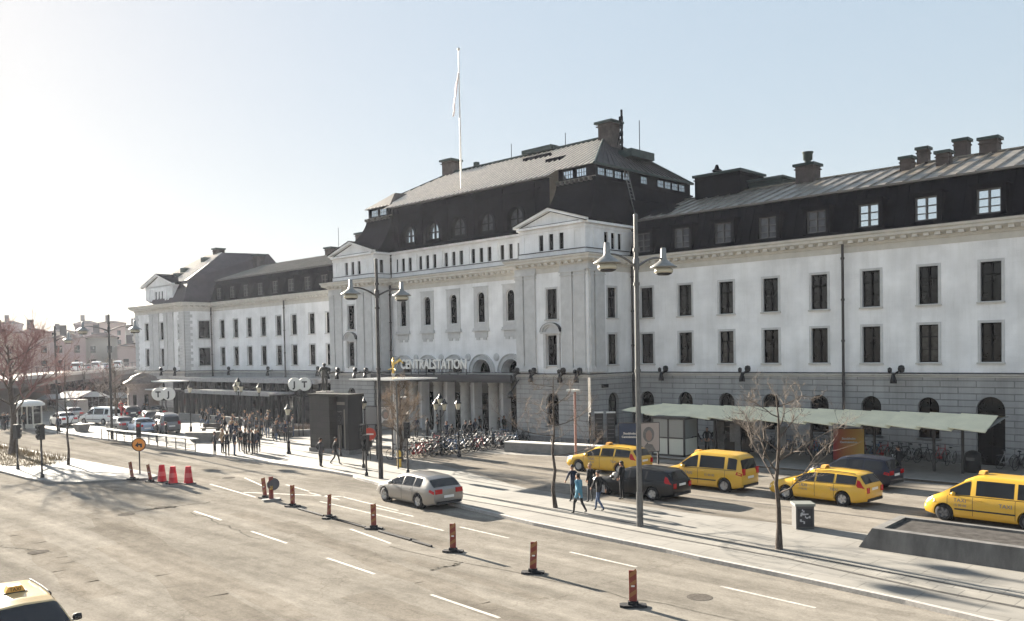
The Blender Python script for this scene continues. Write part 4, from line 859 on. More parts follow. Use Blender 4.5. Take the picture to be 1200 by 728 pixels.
def car(name, sp, loc, rz, label, paint, group=None):
    root = thing(name, loc, label, 'taxi' if 'taxi' in name else sp.get('cat', 'car'), group, rz)
    L_, W_ = sp['L'], sp['W']; top, belt = sp['top'], sp['belt']; xf, xb = L_ / 2, -L_ / 2; tum = sp.get('tum', .36); z0 = sp.get('z0', .20)
    def hw(x):
        t = abs(x) / (L_ / 2); return W_ / 2 * (1 - .14 * max(0, (t - .72) / .28) ** 2.2 - .02 * t)
    def ring(x):
        h = hw(x); zb = interp(belt, x); zt = interp(top, x); ht = max(zt - zb, .035); zz = z0 + .10 * max(0, abs(x) / (L_ / 2) - .8) / .2
        r4 = h * .945; y5 = r4 - ht * tum - .03; 
        return [(h * .88, zz), (h * .98, zz + .12), (h, zz + (zb - zz) * .55), (h * .985, zb - .10), (r4, zb), (y5, zb + ht * .88), (y5 * .87, zb + ht * .985), (0, zb + ht + .015)]
    def P(x, i, side=1, off=0.0):
        r_ = ring(x); k = min(int(i), 6); f = i - k; y = r_[k][0] * (1 - f) + r_[k + 1][0] * f; z = r_[k][1] * (1 - f) + r_[k + 1][1] * f
        if off:
            dy, dz = r_[k + 1][0] - r_[k][0], r_[k + 1][1] - r_[k][1]; l = math.hypot(dy, dz) or 1; ny, nz = dz / l, -dy / l
            if k >= 5 :
                e = .02; s = (interp(top, x + e) - interp(top, x - e)) / (2 * e); n = Vector((-s, ny * .3, 1)).normalized(); return Vector((x + n.x * off, (y + n.y * off) * side, z + n.z * off))
            y += ny * off; z += nz * off
        return Vector((x, y * side, z))
    xs = sorted({round(xb + (xf - xb) * i / 46, 3) for i in range(47)} | {p[0] for p in top if xb < p[0] < xf} | {xb + .03, xb + .08, xf - .03, xf - .08})
    b = MB(); b.smooth = True; rings = []
    for x in xs:
        r_ = ring(x); pts = [(x, y, z) for y, z in r_]; pts += [(x, -y, z) for y, z in reversed(r_[:-1])]; rings.append(pts)
    # rounded ends
    for k, (ins, sc) in {0: (0, .93), -1: (0, .90)}.items():
        c = sum(p[2] for p in rings[k]) / len(rings[k]); rings[k] = [(p[0], p[1] * sc, c + (p[2] - c) * (.93)) for p in rings[k]]
    n = len(rings[0]); b.add([q for r_ in rings for q in r_], [(i * n + (j + 1) % n, i * n + j, (i + 1) * n + j, (i + 1) * n + (j + 1) % n) for i in range(len(xs) - 1) for j in range(n)])
    b.smooth = False; b.add(rings[0], [tuple(range(n))]); b.add(rings[-1], [tuple(reversed(range(n)))])
    me = b.mesh('body', paint, fix=True); body = link('body', me, root)
    wr = sp.get('wr', .325); wx = (sp['wf'], sp['wb']); cut = MB()
    for x in wx:
        for s in (-1, 1): cut.lathe([(wr + .055, -.16), (wr + .055, .16)], (x, s * (W_ / 2 - .10), wr + .01), 22, 'y')
    co = cut.build('cutter', M_BLACK, None, fix=True); co.matrix_world = Matrix(); body_par = body.parent; body.parent = None
    md = body.modifiers.new('b', 'BOOLEAN'); md.object = co; md.operation = 'DIFFERENCE'; md.solver = 'EXACT'
    bpy.context.view_layer.update(); dg = bpy.context.evaluated_depsgraph_get(); nm = bpy.data.meshes.new_from_object(body.evaluated_get(dg)); body.modifiers.clear(); body.data = nm; body.parent = body_par
    bpy.data.objects.remove(co)
    nm.materials.clear(); nm.materials.append(paint)
    for p in nm.polygons: p.material_index = 0
    try: nm.set_sharp_from_angle(angle=R(38))
    except Exception: pass
    def patch(nm_, x0, x1, i0, i1, side, m, off=.008, nx=10, parent=root, both=False, clip=None):
        g = MB(); g.smooth = True; k = 5; rows = []
        for a in range(nx + 1):
            x = x0 + (x1 - x0) * a / nx
            row = [P(x, i0 + (i1 - i0) * c / k, side, off) for c in range(k + 1)]
            if both: row = row[:-1] + [Vector((q.x, 0 if abs(q.y) < 1e-6 else q.y, q.z)) for q in row[-1:]] + [Vector((q.x, -q.y, q.z)) for q in reversed(row[:-1])]
            rows.append(row)
        w_ = len(rows[0]); g.add([q for r_ in rows for q in r_], [(a * w_ + c, a * w_ + c + 1, (a + 1) * w_ + c + 1, (a + 1) * w_ + c) for a in range(nx) for c in range(w_ - 1)])
        return g.build(nm_, m, parent)
    gl = sp.get('glass', M_CGLASS)
    for (x0, x1) in sp['side']:
        for s in (-1, 1): patch('side_window', x0, x1, 4.10, 4.90, s, gl)
    patch('windscreen', sp['ws'][0], sp['ws'][1], 5.3, 7, 1, gl, both=True, nx=8)
    patch('rear_window', sp['rw'][0], sp['rw'][1], 5.35, 7, 1, gl, both=True, nx=8)
    patch('sill', wx[1] + wr + .08, wx[0] - wr - .08, .0, .8, 1, M_TRIMP if sp.get('dark_sill') else paint, off=.006); patch('sill', wx[1] + wr + .08, wx[0] - wr - .08, .0, .8, -1, M_TRIMP if sp.get('dark_sill') else paint, off=.006)
    if sp.get('strip'):
        for s in (-1, 1): patch('side_moulding', wx[1] + wr + .1, wx[0] - wr - .1, 1.55, 1.72, s, M_TRIMP, off=.012)
    ln = MB()
    for x in sp['seams']:
        for s in (-1, 1):
            q = [P(x, 1 + 3 * t / 8, s, .004) for t in range(9)]; u = Vector((.009, 0, 0))
            for a, c in zip(q, q[1:]): ln.add([a - u, a + u, c + u, c - u], [(0, 1, 2, 3)])
    for s in (-1, 1):                                                    # waist moulding under the glass
        x0, x1 = sp['side'][-1][0], sp['side'][0][1]
        for a in range(10): p = P(x0 + (x1 - x0) * a / 10, 4.02, s, .006); q = P(x0 + (x1 - x0) * (a + 1) / 10, 4.02, s, .006); ln.add([p, q, q + Vector((0, 0, .025)), p + Vector((0, 0, .025))], [(0, 1, 2, 3)])
    ln.build('door_seams', M_TRIMP, root)
    for x in sp.get('handles', []):
        for s in (-1, 1): p = P(x, 3.0, s, .0); h = MB(); h.cbox(p.x, p.y + s * .012, p.z, .17, .035, .03); h.build('door_handle', paint if not sp.get('dark_sill') else M_TRIMP, root)
    for x in wx:
        for s in (-1, 1):
            key = (wr, sp.get('steel')); 
            if key not in _wh: _wh[key] = wheel_mesh(wr, .21, m=M_RIMD if sp.get('steel') else M_RIM)
            o = link('wheel', _wh[key][0], root); o.location = (x, s * (W_ / 2 - .13), wr); o.rotation_euler.z = 0 if s > 0 else math.pi; link('rim', _wh[key][1], o)
            hb_ = MB(); hb_.lathe([(wr + .04, -.02), (wr + .04, .02)], (x, s * (W_ / 2 - .27), wr + .01), 20, 'y'); hb_.build('wheel_well', M_RUBBER, root)
    zb = interp(belt, xb + .1)
    tl = sp.get('tail', (zb - .32, zb - .08, .30))
    for s in (-1, 1):
        b = MB(); hy = hw(xb) * .93
        if sp.get('tall_tail'):
            q = [P(xb + .05, 3.2, s, .012), P(xb + .05 + .30, 3.2, s, .014), P(xb + .42, 4.0, s, .02), P(xb + .42, 4.6, s, .02), P(xb + .30, 4.6, s, .02), P(xb + .16, 4.0, s, .012)]
            b.add(q, [tuple(range(6))]); b.cbox(xb - .005, s * (hy - .10), zb - .17, .06, .2, .24)
        else: b.cbox(xb + .005, s * (hy - tl[2] / 2 + .0), (tl[0] + tl[1]) / 2, .07, tl[2], tl[1] - tl[0]); q = [P(xb + .02, 2.7, s, .012), P(xb + .30, 2.8, s, .014), P(xb + .26, 3.7, s, .014), P(xb + .02, 3.7, s, .012)]; b.add(q, [(0, 1, 2, 3)])
        b.build('tail_light', M_TAIL, root)
        b = MB(); q = [P(xf - .06, 2.2, s, .012), P(xf - .5, 2.75, s, .012), P(xf - .48, 3.7, s, .014), P(xf - .08, 3.4, s, .012)]; b.add(q, [(0, 1, 2, 3)]); b.cbox(xf - .02, s * (hw(xf) * .9 - .2), interp(belt, xf) - .12, .05, .32, .13); b.build('headlight', M_HEAD, root)
        mx_ = sp['side'][0][1] - .22; p = P(mx_, 4.1, s, .0); b = MB(); b.smooth = True; b.lathe([(.01, -.10), (.07, -.08), (.085, 0), (.07, .09), (.01, .10)], (p.x + .03, p.y + s * .13, p.z + .06), 10, 'y'); b.smooth = False; b.cbox(p.x + .05, p.y + s * .03, p.z + .01, .05, .1, .03); b.build('wing_mirror', paint if not sp.get('dark_mirror') else M_TRIMP, root)
    b = MB(); b.cbox(xb - .012, 0, sp.get('plz', .62), .02, .52, .11); b.cbox(xf + .012, 0, .42, .02, .52, .11); b.build('number_plate', M_PLATE, root)
    b = MB(); b.cbox(xb - .01, 0, z0 + .14, .05, W_ * .72, .12); b.cbox(xf - .02, 0, z0 + .16, .06, W_ * .6, .16); b.cbox(xf - .03, 0, interp(belt, xf) - .13, .06, .8, .12); b.build('grille', M_TRIMP, root)
    if sp.get('rails'):
        for s in (-1, 1):
            b = MB(); pts = [P(x, 5.35, s, .045) for x in [sp['rails'][0] + (sp['rails'][1] - sp['rails'][0]) * t / 8 for t in range(9)]]; b.tube([pts[0] - Vector((0, 0, .05))] + pts + [pts[-1] - Vector((0, 0, .05))], .018, 6); b.build('roof_rail', M_TRIMP, root)
    if sp.get('sign') is not None:
        x = sp['sign']; zt = interp(top, x) + .01; b = MB()
        b.extr([(x + .12, -.22, zt), (x + .12, .22, zt), (x + .10, .14, zt + .15), (x + .10, -.14, zt + .15)], (-.22, 0, 0)); o = b.build('roof_sign', mat('taxi_sign_amber', (.80, .42, .10), .4), root, fix=True)
        b = MB(); b.cbox(x + .01, 0, zt + .005, .26, .5, .02); b.build('sign_base', M_TRIMP, o)
        t = text('sign_text', 'TAXI', .11, M_BLACK, o, (x + .128, -.0, zt + .04), (R(90), 0, R(90)), .002); t2 = text('sign_text', 'TAXI', .11, M_BLACK, o, (x - .128, 0, zt + .04), (R(90), 0, R(-90)), .002)
    if sp.get('decal'):
        for s in (-1, 1):
            (x, i, sz, tx_) = (0, 0, 0, 0)
            for (x, i, sz, tx_) in sp['decal']:
                p = P(x, i, s, .016); t = text('door_lettering', tx_, sz, mat('decal_blue_grey', (.10, .14, .22), .6), root, p, (R(90) - R(3), 0, R(180) if s > 0 else 0), .001)
    return root
WAGON = dict(L=4.75, W=1.86, wf=1.42, wb=-1.33, wr=.325, tum=.36,
    top=[(-2.375, .93), (-2.30, 1.0), (-2.02, 1.40), (-1.75, 1.455), (-.6, 1.50), (.15, 1.47), (.45, 1.40), (1.18, .99), (1.9, .88), (2.2, .77), (2.375, .62)],
    belt=[(-2.375, .90), (-2.2, .97), (0, .93), (1.1, .90), (1.9, .80), (2.2, .68), (2.375, .55)],
    side=[(.02, 1.02), (-.88, -.06), (-1.92, -.98)], ws=(.50, 1.14), rw=(-2.28, -2.04), seams=[1.08, -.02, -.93], handles=[.16, -.74], rails=(-1.8, .1), tall_tail=True, plz=.80)
TAXIWAGON = dict(WAGON, sign=-.05, decal=[(.55, 2.55, .2, 'TAXI'), (.55, 1.9, .12, '15 00 00'), (-.95, 2.2, .17, 'TAXI')])
HATCH = dict(L=4.78, W=1.86, wf=1.50, wb=-1.26, wr=.335, tum=.40,
    top=[(-2.39, .90), (-2.28, .98), (-1.86, 1.33), (-1.55, 1.42), (-.4, 1.475), (.1, 1.45), (.4, 1.385), (1.35, .97), (1.95, .86), (2.25, .74), (2.39, .58)],
    belt=[(-2.39, .86), (-2.1, .98), (-.8, .95), (1.1, .88), (1.95, .78), (2.25, .64), (2.39, .5)],
    side=[(.06, 1.02), (-.82, -.02), (-1.42, -.90)], ws=(.46, 1.28), rw=(-2.24, -1.88), seams=[1.15, .02, -.86], handles=[.2, -.66], tail=(.74, .94, .36), plz=.60)
SEDAN = dict(HATCH, L=4.5, wf=1.38, wb=-1.25, top=[(-2.25, .92), (-1.9, 1.0), (-1.45, 1.04), (-.95, 1.36), (-.4, 1.43), (.1, 1.42), (.4, 1.35), (1.1, .96), (1.8, .86), (2.1, .74), (2.25, .58)],
    belt=[(-2.25, .88), (-2.0, .95), (-.8, .93), (1.0, .88), (1.8, .78), (2.1, .66), (2.25, .5)], side=[(.04, .88), (-.86, -.04)], ws=(.45, 1.06), rw=(-1.42, -.98), seams=[1.0, 0, -.9], handles=[.16, -.7])
MPV = dict(L=4.55, W=1.82, wf=1.42, wb=-1.38, wr=.325, tum=.20,
    top=[(-2.275, .98), (-2.23, 1.05), (-2.08, 1.62), (-1.9, 1.74), (-1.4, 1.80), (0, 1.82), (.25, 1.79), (.5, 1.68), (1.22, 1.10), (1.7, .98), (2.1, .82), (2.275, .62)],
    belt=[(-2.275, .95), (-2.1, 1.03), (0, 1.02), (1.1, 1.0), (1.7, .88), (2.1, .72), (2.275, .55)],
    side=[(.1, 1.0), (-1.35, -.02), (-1.98, -1.52)], ws=(.56, 1.18), rw=(-2.22, -2.10), seams=[1.08, .04, -1.42], handles=[.22, -.2], tail=(.85, 1.15, .2), plz=.72, strip=True, sign=.55, decal=[(.55, 2.3, .2, 'TAXI'), (-.6, 2.2, .16, '15 00 00')])
VAN = dict(L=5.0, W=1.92, wf=1.65, wb=-1.50, wr=.34, tum=.16,
    top=[(-2.5, 1.0), (-2.46, 1.1), (-2.34, 1.75), (-2.2, 1.87), (-1.4, 1.92), (.3, 1.93), (.55, 1.90), (.85, 1.76), (1.75, 1.16), (2.1, 1.0), (2.38, .8), (2.5, .6)],
    belt=[(-2.5, .98), (-2.3, 1.08), (0, 1.08), (1.6, 1.06), (2.1, .9), (2.38, .72), (2.5, .55)],
    side=[(.62, 1.42), (-.98, .42), (-2.22, -1.1)], ws=(.90, 1.70), rw=(-2.45, -2.36), seams=[1.5, .52, -1.04], handles=[.7, .3], tail=(.9, 1.35, .16), plz=.8, strip=True, steel=True, dark_mirror=False, sign=.45, decal=[(1.0, 2.55, .22, 'TAXI'), (1.0, 1.95, .14, '15 00 00'), (-.7, 2.3, .22, 'TAXI')])
SUV = dict(WAGON, L=4.7, W=1.88, wr=.36, z0=.28, top=[(x, z + (.12 if z > 1.2 else .05)) for x, z in WAGON['top']][1:-1] , tall_tail=False, tail=(.82, 1.02, .34), belt=[(x, z + .04) for x, z in WAGON['belt']])
SUV['top'] = [(-2.35, .97)] + SUV['top'] + [(2.35, .66)]
P_SILVER = mat('silver_paint', (.25, .235, .22), .28, metal=.45, coat=.6)
P_BLACK = mat('black_paint', (.006, .006, .007), .30, coat=.35, spec=.2)
P_NAVY = mat('navy_paint', (.008, .010, .022), .30, coat=.35, spec=.2)
P_BEIGE = mat('cream_paint', (.58, .42, .20), .28, coat=.6)
P_GREY = mat('grey_paint', (.16, .16, .17), .3, metal=.3, coat=.6)
P_WHITE = mat('white_car_paint', (.72, .72, .72), .35, coat=.4)
P_BLUE = mat('pale_blue_paint', (.28, .36, .48), .3, coat=.5)
g_tx = 'yellow taxis at the station rank'
PI = math.pi
car('estate_car', HATCH, (-31.0 * 1.0176, 25.5 * 1.0176, RZ), PI - R(5.5), 'silver grey estate car driving alone on the road with a lit tail lamp', P_SILVER)
bc = car('estate_car', WAGON, (-24.45, 33.3, 0), PI - R(-1.5), 'glossy black estate car parked beside the pavement behind the walking people', P_BLACK); bc.scale = (.98, .98, .92)
car('taxi_estate', TAXIWAGON, (-30.5, 38.75, 0), PI - R(-3), 'yellow taxi estate half hidden behind the black estate car and the blue poster', M_TAXIY, g_tx)
car('taxi_people_carrier', MPV, (-23.2, 37.25, 0), PI - R(-0), 'tall boxy yellow taxi people carrier between the black car and the second bare tree', M_TAXIY, g_tx)
tq = car('taxi_estate', TAXIWAGON, (-17.3, 37.15, 0), PI - R(3), 'yellow taxi estate parked behind the square litter bin and the slender bare tree', M_TAXIY, g_tx); tq.scale = (.955, .98, .96)
tv = car('taxi_van', VAN, (-10.25, 36.45, 0), PI - R(4), 'large yellow taxi van cut by the right edge of the picture beyond the concrete planter', M_TAXIY, g_tx); tv.scale = (.94, .96, .93)
nc = car('estate_car', dict(SUV, rails=(-1.8, .1), sign=None), (-18.0, 41.9, 0), PI - R(3), 'dark navy estate car beyond the yellow taxi and in front of the red poster', P_NAVY); nc.scale = (.88, .95, .93)
car('estate_car', WAGON, (-9.8, 41.8, 0), PI - R(3), 'dark grey estate car mostly hidden beyond the yellow taxi van', P_GREY)
car('cream_taxi', dict(TAXIWAGON, decal=None, sign=-.5, dark_mirror=True), (-21.9 * 1.0176, 6.35 * 1.0176, RZ), R(-4), 'cream coloured taxi estate with amber roof sign in the bottom left corner', P_BEIGE)
gl = 'cars parked on the forecourt at the left'
for (px, py, sp, p, a, l) in ((166, 506, SEDAN, P_BLUE, 170, 'pale blue car parked behind the white railing'), (143, 504, SEDAN, P_GREY, 176, 'dark grey car parked left of the pale blue car behind the railing'), (176, 496, WAGON, P_BLACK, 165, 'black estate parked behind the pale blue car'), (193, 505, MPV, P_GREY, 172, 'tall grey people carrier parked just right of the pale blue car'),
        (75, 497, SEDAN, P_WHITE, 175, 'white car parked beyond the white kiosk'), (86, 490, SEDAN, P_GREY, 168, 'grey car parked behind the white car near the kiosk'), (153, 489, WAGON, P_NAVY, 165, 'dark blue car farthest back in the forecourt'), (185, 488, SEDAN, P_BLACK, 160, 'black car parked near the stone gatehouse')):
    q = at(px, py + 2); sp = dict(sp, sign=None, decal=None); car('parked_car', sp, q, R(a), l, p, gl)
q = at(118, 497)
car('white_van', dict(MPV, sign=None, decal=None), q, R(200), 'white delivery van parked on the forecourt facing the road', P_WHITE)
# ================================================================ people
M_SKIN = mat('skin', (.34, .19, .13), .6); M_HAIRD = mat('dark_hair', (.03, .022, .018), .7); M_HAIRB = mat('fair_hair', (.30, .20, .10), .7)
M_COATK = mat('black_coat', (.018, .018, .02), .85); M_COATB = mat('blue_anorak', (.10, .24, .33), .8); M_COATG = mat('grey_coat', (.045, .045, .05), .85); M_COATN = mat('navy_coat', (.02, .025, .045), .85); M_COATR = mat('red_jacket', (.35, .03, .03), .8); M_COATT = mat('tan_coat', (.28, .20, .12), .85)
M_JEANS = mat('blue_jeans', (.06, .09, .16), .85); M_TROU = mat('black_trousers', (.02, .02, .022), .85); M_SHOE = mat('black_shoes', (.015, .015, .015), .6); M_EYE = mat('dark_eye', (.02, .015, .01), .3)
def person_mesh(pose):
    'one continuous body grown from a skeleton; faces coloured by the nearest bone'
    V_ = []; E_ = []; Rr = []; T = []
    def v(p, r_, parent=None, t=None):
        V_.append(Vector(p)); Rr.append(r_); T.append(t); i = len(V_) - 1
        if parent is not None: E_.append((parent, i))
        return i
    lean = pose.get('lean', 0); 
    pel = v((0, 0, .96), (.115, .155), None, 2)
    wa = v((lean * .3, 0, 1.12), (.11, .145), pel, 1); ch = v((lean * .7, 0, 1.30), (.125, .17), wa, 1); ns = v((lean * .9, 0, 1.43), (.09, .11), ch, 1); nk = v((lean + .01, 0, 1.50), .05, ns, 0)
    hx = lean + .02 + pose.get('nod', 0); h1 = v((hx + .01, 0, 1.575), (.072, .068), nk, 0); h2 = v((hx, 0, 1.66), (.095, .078), h1, 0); h3 = v((hx - .01, 0, 1.73), (.07, .06), h2, 0); v((hx + .10, 0, 1.625), .013, h2, 0)
    for s in (1, -1): v((hx - .01, s * .088, 1.63), .012, h2, 0)
    for s, (sw, el, hd) in ((1, pose['armL']), (-1, pose['armR'])):
        sh = v((lean * .85, s * .175, 1.42), .062, ns, 1); e = v((sw[0], s * (.22 + sw[1]), sw[2]), .050, sh, 1); wr = v((el[0], s * (.22 + el[1]), el[2]), .036, e, 1)
        d = (Vector((el[0], s * (.22 + el[1]), el[2])) - V_[e]).normalized(); pw = V_[wr] + d * .05; pa = v(pw, (.016, .034), wr, 3); sd = Vector((1, 0, 0)) if abs(d.x) < .7 else Vector((0, 0, 1))
        for i, (o, l) in enumerate(((-.027, .062), (-.009, .074), (.009, .07), (.026, .055))):
            k1 = v(V_[pa] + sd * o + d * .045, .0095, pa, 3); cu = Vector((0, -s * .018, 0)); k2 = v(V_[k1] + d * l * .55 + cu, .0085, k1, 3); v(V_[k2] + d * l * .45 + cu * 1.5, .0075, k2, 3)
        t1 = v(V_[wr] + d * .02 + sd * .032, .011, pa, 3); v(V_[t1] + d * .045 + sd * .018, .009, t1, 3)
    for s, (kn, an) in ((1, pose['legL']), (-1, pose['legR'])):
        hp = v((0, s * .085, .90), .095, pel, 2); k = v((kn[0], s * .095, kn[1]), .062, hp, 2); a = v((an[0], s * .095, an[1]), .045, k, 2); f1 = v((an[0] + .02, s * .095, an[1] - .045), .042, a, 4); v((an[0] + .14, s * .105, an[1] - .055 + pose.get('toe', 0)), .034, f1, 4)
    me = bpy.data.meshes.new('person'); me.from_pydata(V_, E_, []); o = bpy.data.objects.new('tmp', me); col.objects.link(o)
    md = o.modifiers.new('s', 'SKIN'); md.use_smooth_shade = True; sv = me.skin_vertices[0].data
    for i, r_ in enumerate(Rr): sv[i].radius = r_ if isinstance(r_, tuple) else (r_, r_); sv[i].use_root = (i == 0)
    o.modifiers.new('u', 'SUBSURF').levels = 1; o.modifiers['u'].render_levels = 1
    bpy.context.view_layer.update(); dg = bpy.context.evaluated_depsgraph_get(); nm = bpy.data.meshes.new_from_object(o.evaluated_get(dg)); bpy.data.objects.remove(o)
    nm.name = 'person'; nm.materials.clear()
    for m in (M_SKIN, M_COATK, M_TROU, M_SKIN, M_SHOE): nm.materials.append(m)
    bones = [(V_[a], V_[b_], T[b_]) for a, b_ in E_]
    for p in nm.polygons:
        c = p.center; best = 9; t = 1
        for a, b_, tg in bones:
            u = b_ - a; k = max(0, min(1, (c - a).dot(u) / max(u.length_squared, 1e-9))); d = (c - a - u * k).length
            if d < best - 1e-4: best = d; t = tg
        if c.z > pose.get('hem', .84) and t == 2: t = 1
        p.material_index = t; p.use_smooth = True
    b = MB(); b.smooth = True                                            # hair: cap over the back and top of the skull
    for (cx, cz, rx, ry, rz) in ((hx - .018, 1.668, .103, .088, .10),):
        n, m_ = 8, 12; base = len(b.v); vs = []; fs = []
        for i in range(n + 1):
            th = math.pi * .62 * i / n
            for j in range(m_):
                ph = 2 * math.pi * j / m_; x = math.cos(ph) * math.sin(th); k = 1.0 if x < .2 else max(.0, 1 - (x - .2) * .0)
                z = math.cos(th); 
                if x > .35 and z < .35: z = .35; x = .78
                vs.append((cx + rx * x, ry * math.sin(ph) * math.sin(th), cz + rz * z - (.06 if pose.get('long') and x < 0 and i > 5 else 0)))
        for i in range(n):
            for j in range(m_): fs.append((i * m_ + j, (i + 1) * m_ + j, (i + 1) * m_ + (j + 1) % m_, i * m_ + (j + 1) % m_))
        b.add(vs, fs)
    hm = b.mesh('hair', M_HAIRD)
    b = MB()
    for s in (1, -1): b.lathe([(.002, 0), (.011, .004), (.002, .009)], (hx + .083, s * .032, 1.645), 6)
    em = b.mesh('eyes', M_EYE)
    return nm, hm, em
st = ((.0, .02, 1.15), (.03, .0, .90), 0)
POSES = {
 'stand': dict(armL=((-.02, .03, 1.16), (.06, .02, .94), 0), armR=((-.02, .03, 1.16), (.05, .02, .93), 0), legL=((.02, .50), (0, .08)), legR=((.0, .50), (-.03, .08))),
 'pocket': dict(armL=((-.08, .08, 1.18), (.06, -.02, 1.0), 0), armR=((-.08, .08, 1.18), (.06, -.02, 1.0), 0), legL=((.03, .50), (.04, .08)), legR=((-.01, .50), (-.04, .08)), hem=.74),
 'walk': dict(armL=((.10, .03, 1.19), (.24, .0, 1.02), 0), armR=((-.14, .04, 1.18), (-.16, .03, .93), 0), legL=((-.02, .50), (-.30, .14)), legR=((.20, .53), (.27, .09)), lean=.04),
 'stride': dict(armL=((-.16, .03, 1.19), (-.22, .03, .95), 0), armR=((.08, .03, 1.18), (.2, .01, 1.0), 0), legL=((.19, .53), (.24, .09)), legR=((-.06, .50), (-.32, .15)), lean=.05, hem=.70, long=True),
 'phone': dict(armL=((.06, .03, 1.18), (.24, -.12, 1.2), 0), armR=((-.03, .04, 1.17), (.04, .01, .94), 0), legL=((.03, .50), (.02, .08)), legR=((-.01, .50), (-.02, .08)), nod=.03),
 'coat': dict(armL=((.0, .05, 1.17), (.1, -.03, .98), 0), armR=((.02, .05, 1.17), (.12, -.03, .99), 0), legL=((.01, .50), (0, .08)), legR=((.0, .50), (-.03, .08)), hem=.62, long=True)}
PM = {k: person_mesh(v_) for k, v_ in POSES.items()}
NP = [0]
def person(loc, face, pose='stand', coat=None, leg=None, label='', hair=None, h=1.75, group=None, near=False):
    nm, hm, em = PM[pose]; o = link('person', nm); tag(o, label, 'person', group)
    o.location = loc; o.rotation_euler.z = R(face); s = h / 1.80; o.scale = (s, s * random.uniform(.97, 1.06), s)
    for i, m in ((1, coat), (2, leg)):
        if m: o.material_slots[i].link = 'OBJECT'; o.material_slots[i].material = m
    q = link('hair', hm, o)
    if hair: q.material_slots[0].link = 'OBJECT'; q.material_slots[0].material = hair
    if near: link('eyes', em, o)
    NP[0] += 1; return o
random.seed(11)
person(at(679, 602), 178, 'stride', M_COATB, M_TROU, 'person in a light blue anorak and black leggings walking on the pavement', M_HAIRD, 1.72, near=True)
person(at(702.5, 599), 182, 'walk', M_COATK, M_JEANS, 'person in a short black jacket and blue jeans walking beside the blue anorak', M_HAIRD, 1.76, near=True)
person(at(672, 589), 175, 'walk', M_COATN, M_TROU, 'person in navy just behind the blue anorak, nearest the slim tree', M_HAIRD, 1.74, near=True)
person(at(692, 588), 185, 'pocket', M_COATK, M_COATG, 'person in a dark jacket and grey trousers between the others, nearest the black car', M_HAIRB, 1.78, near=True)
person(at(729, 585), 190, 'coat', M_COATK, M_TROU, 'person in a long black coat standing by the door of the black estate car', M_HAIRD, 1.78, near=True)
b = MB(); b.smooth = True; b.lathe([(.05, 0), (.16, .05), (.19, .3), (.15, .52), (.03, .56)], (0, 0, 0), 10); bg = b.build('shoulder_bag', mat('pale_canvas_bag', (.35, .33, .30), .8)); q = at(722, 581); bg.location = (q.x, q.y, .55); tag(bg, 'pale canvas bag held by the person in the long black coat', 'bag')
person(at(1053, 561), 150, 'phone', M_COATK, M_TROU, 'person in black holding white papers under the glass shelter', M_HAIRD, 1.72, near=True)
b = MB(); b.cbox(0, 0, 0, .22, .16, .02); bg = b.build('papers', M_WHITE); q = at(1053, 561); bg.location = (q.x - .22, q.y + .02, 1.15); bg.rotation_euler = (R(50), 0, R(60)); tag(bg, 'white papers in the hands of the person under the shelter', 'papers')
person(at(376, 547), 100, 'pocket', M_COATG, M_TROU, 'person in dark grey in front of the black kiosk tower, left of the two', M_HAIRD, 1.8, near=True)
person(at(393, 544.5), 60, 'walk', M_COATK, M_TROU, 'person in black in front of the black kiosk tower, right of the two', M_HAIRD, 1.74, near=True)
g10 = 'group standing by the kerb in the middle of the forecourt'
ords = ['leftmost', 'second from left', 'third from left', 'fourth from left', 'fifth from left', 'sixth from left', 'seventh from left', 'eighth from left', 'ninth from left', 'rightmost']
for i, (px, py, c, l, po) in enumerate(((252, 533.5, M_COATG, M_TROU, 'pocket'), (261, 531, M_COATT, M_TROU, 'stand'), (266.5, 534.5, M_COATK, M_TROU, 'coat'), (275, 534, M_COATN, M_JEANS, 'stand'), (282, 529, M_COATK, M_TROU, 'pocket'), (287.5, 532, M_COATK, M_TROU, 'phone'), (292, 530, M_COATG, M_TROU, 'stand'), (296, 532.5, M_COATK, M_TROU, 'stand'), (300, 532, M_COATN, M_TROU, 'coat'), (303, 529.5, M_COATK, M_TROU, 'pocket'))):
    person(at(px, py), random.uniform(0, 360), po, c, l, 'dark dressed person standing in the kerbside group of ten, %s' % ords[i], random.choice((M_HAIRD, M_HAIRD, M_HAIRB)), random.uniform(1.66, 1.84), g10)
gc = 'crowd of people in the middle of the station forecourt'
for i in range(46):
    px = random.uniform(232, 346); py = random.uniform(499, 519) if px > 262 else random.uniform(494, 508)
    person(at(px, py), random.uniform(0, 360), random.choice(list(PM)), random.choice((M_COATK, M_COATG, M_COATN, M_COATK, M_COATK, M_COATN, M_COATT)), random.choice((M_TROU, M_TROU, M_JEANS)), 'one of the many small dark figures in the crowd behind the kerbside group', random.choice((M_HAIRD, M_HAIRB)), random.uniform(1.6, 1.85), gc)
gp_ = 'people by the station entrance and bicycles'
for i, (px, py) in enumerate(((501, 514), (524, 521), (530, 523), (546, 520), (552, 521), (557, 516), (585, 513), (591, 512), (600, 508), (563, 512), (513, 508), (488, 512))):
    person(at(px, py), random.uniform(0, 360), random.choice(list(PM)), random.choice((M_COATK, M_COATG, M_COATN)), M_TROU, 'one of the dark figures between the bicycles and the pillared entrance', M_HAIRD, random.uniform(1.62, 1.84), gp_)
gs_ = 'people waiting under the glass shelter'
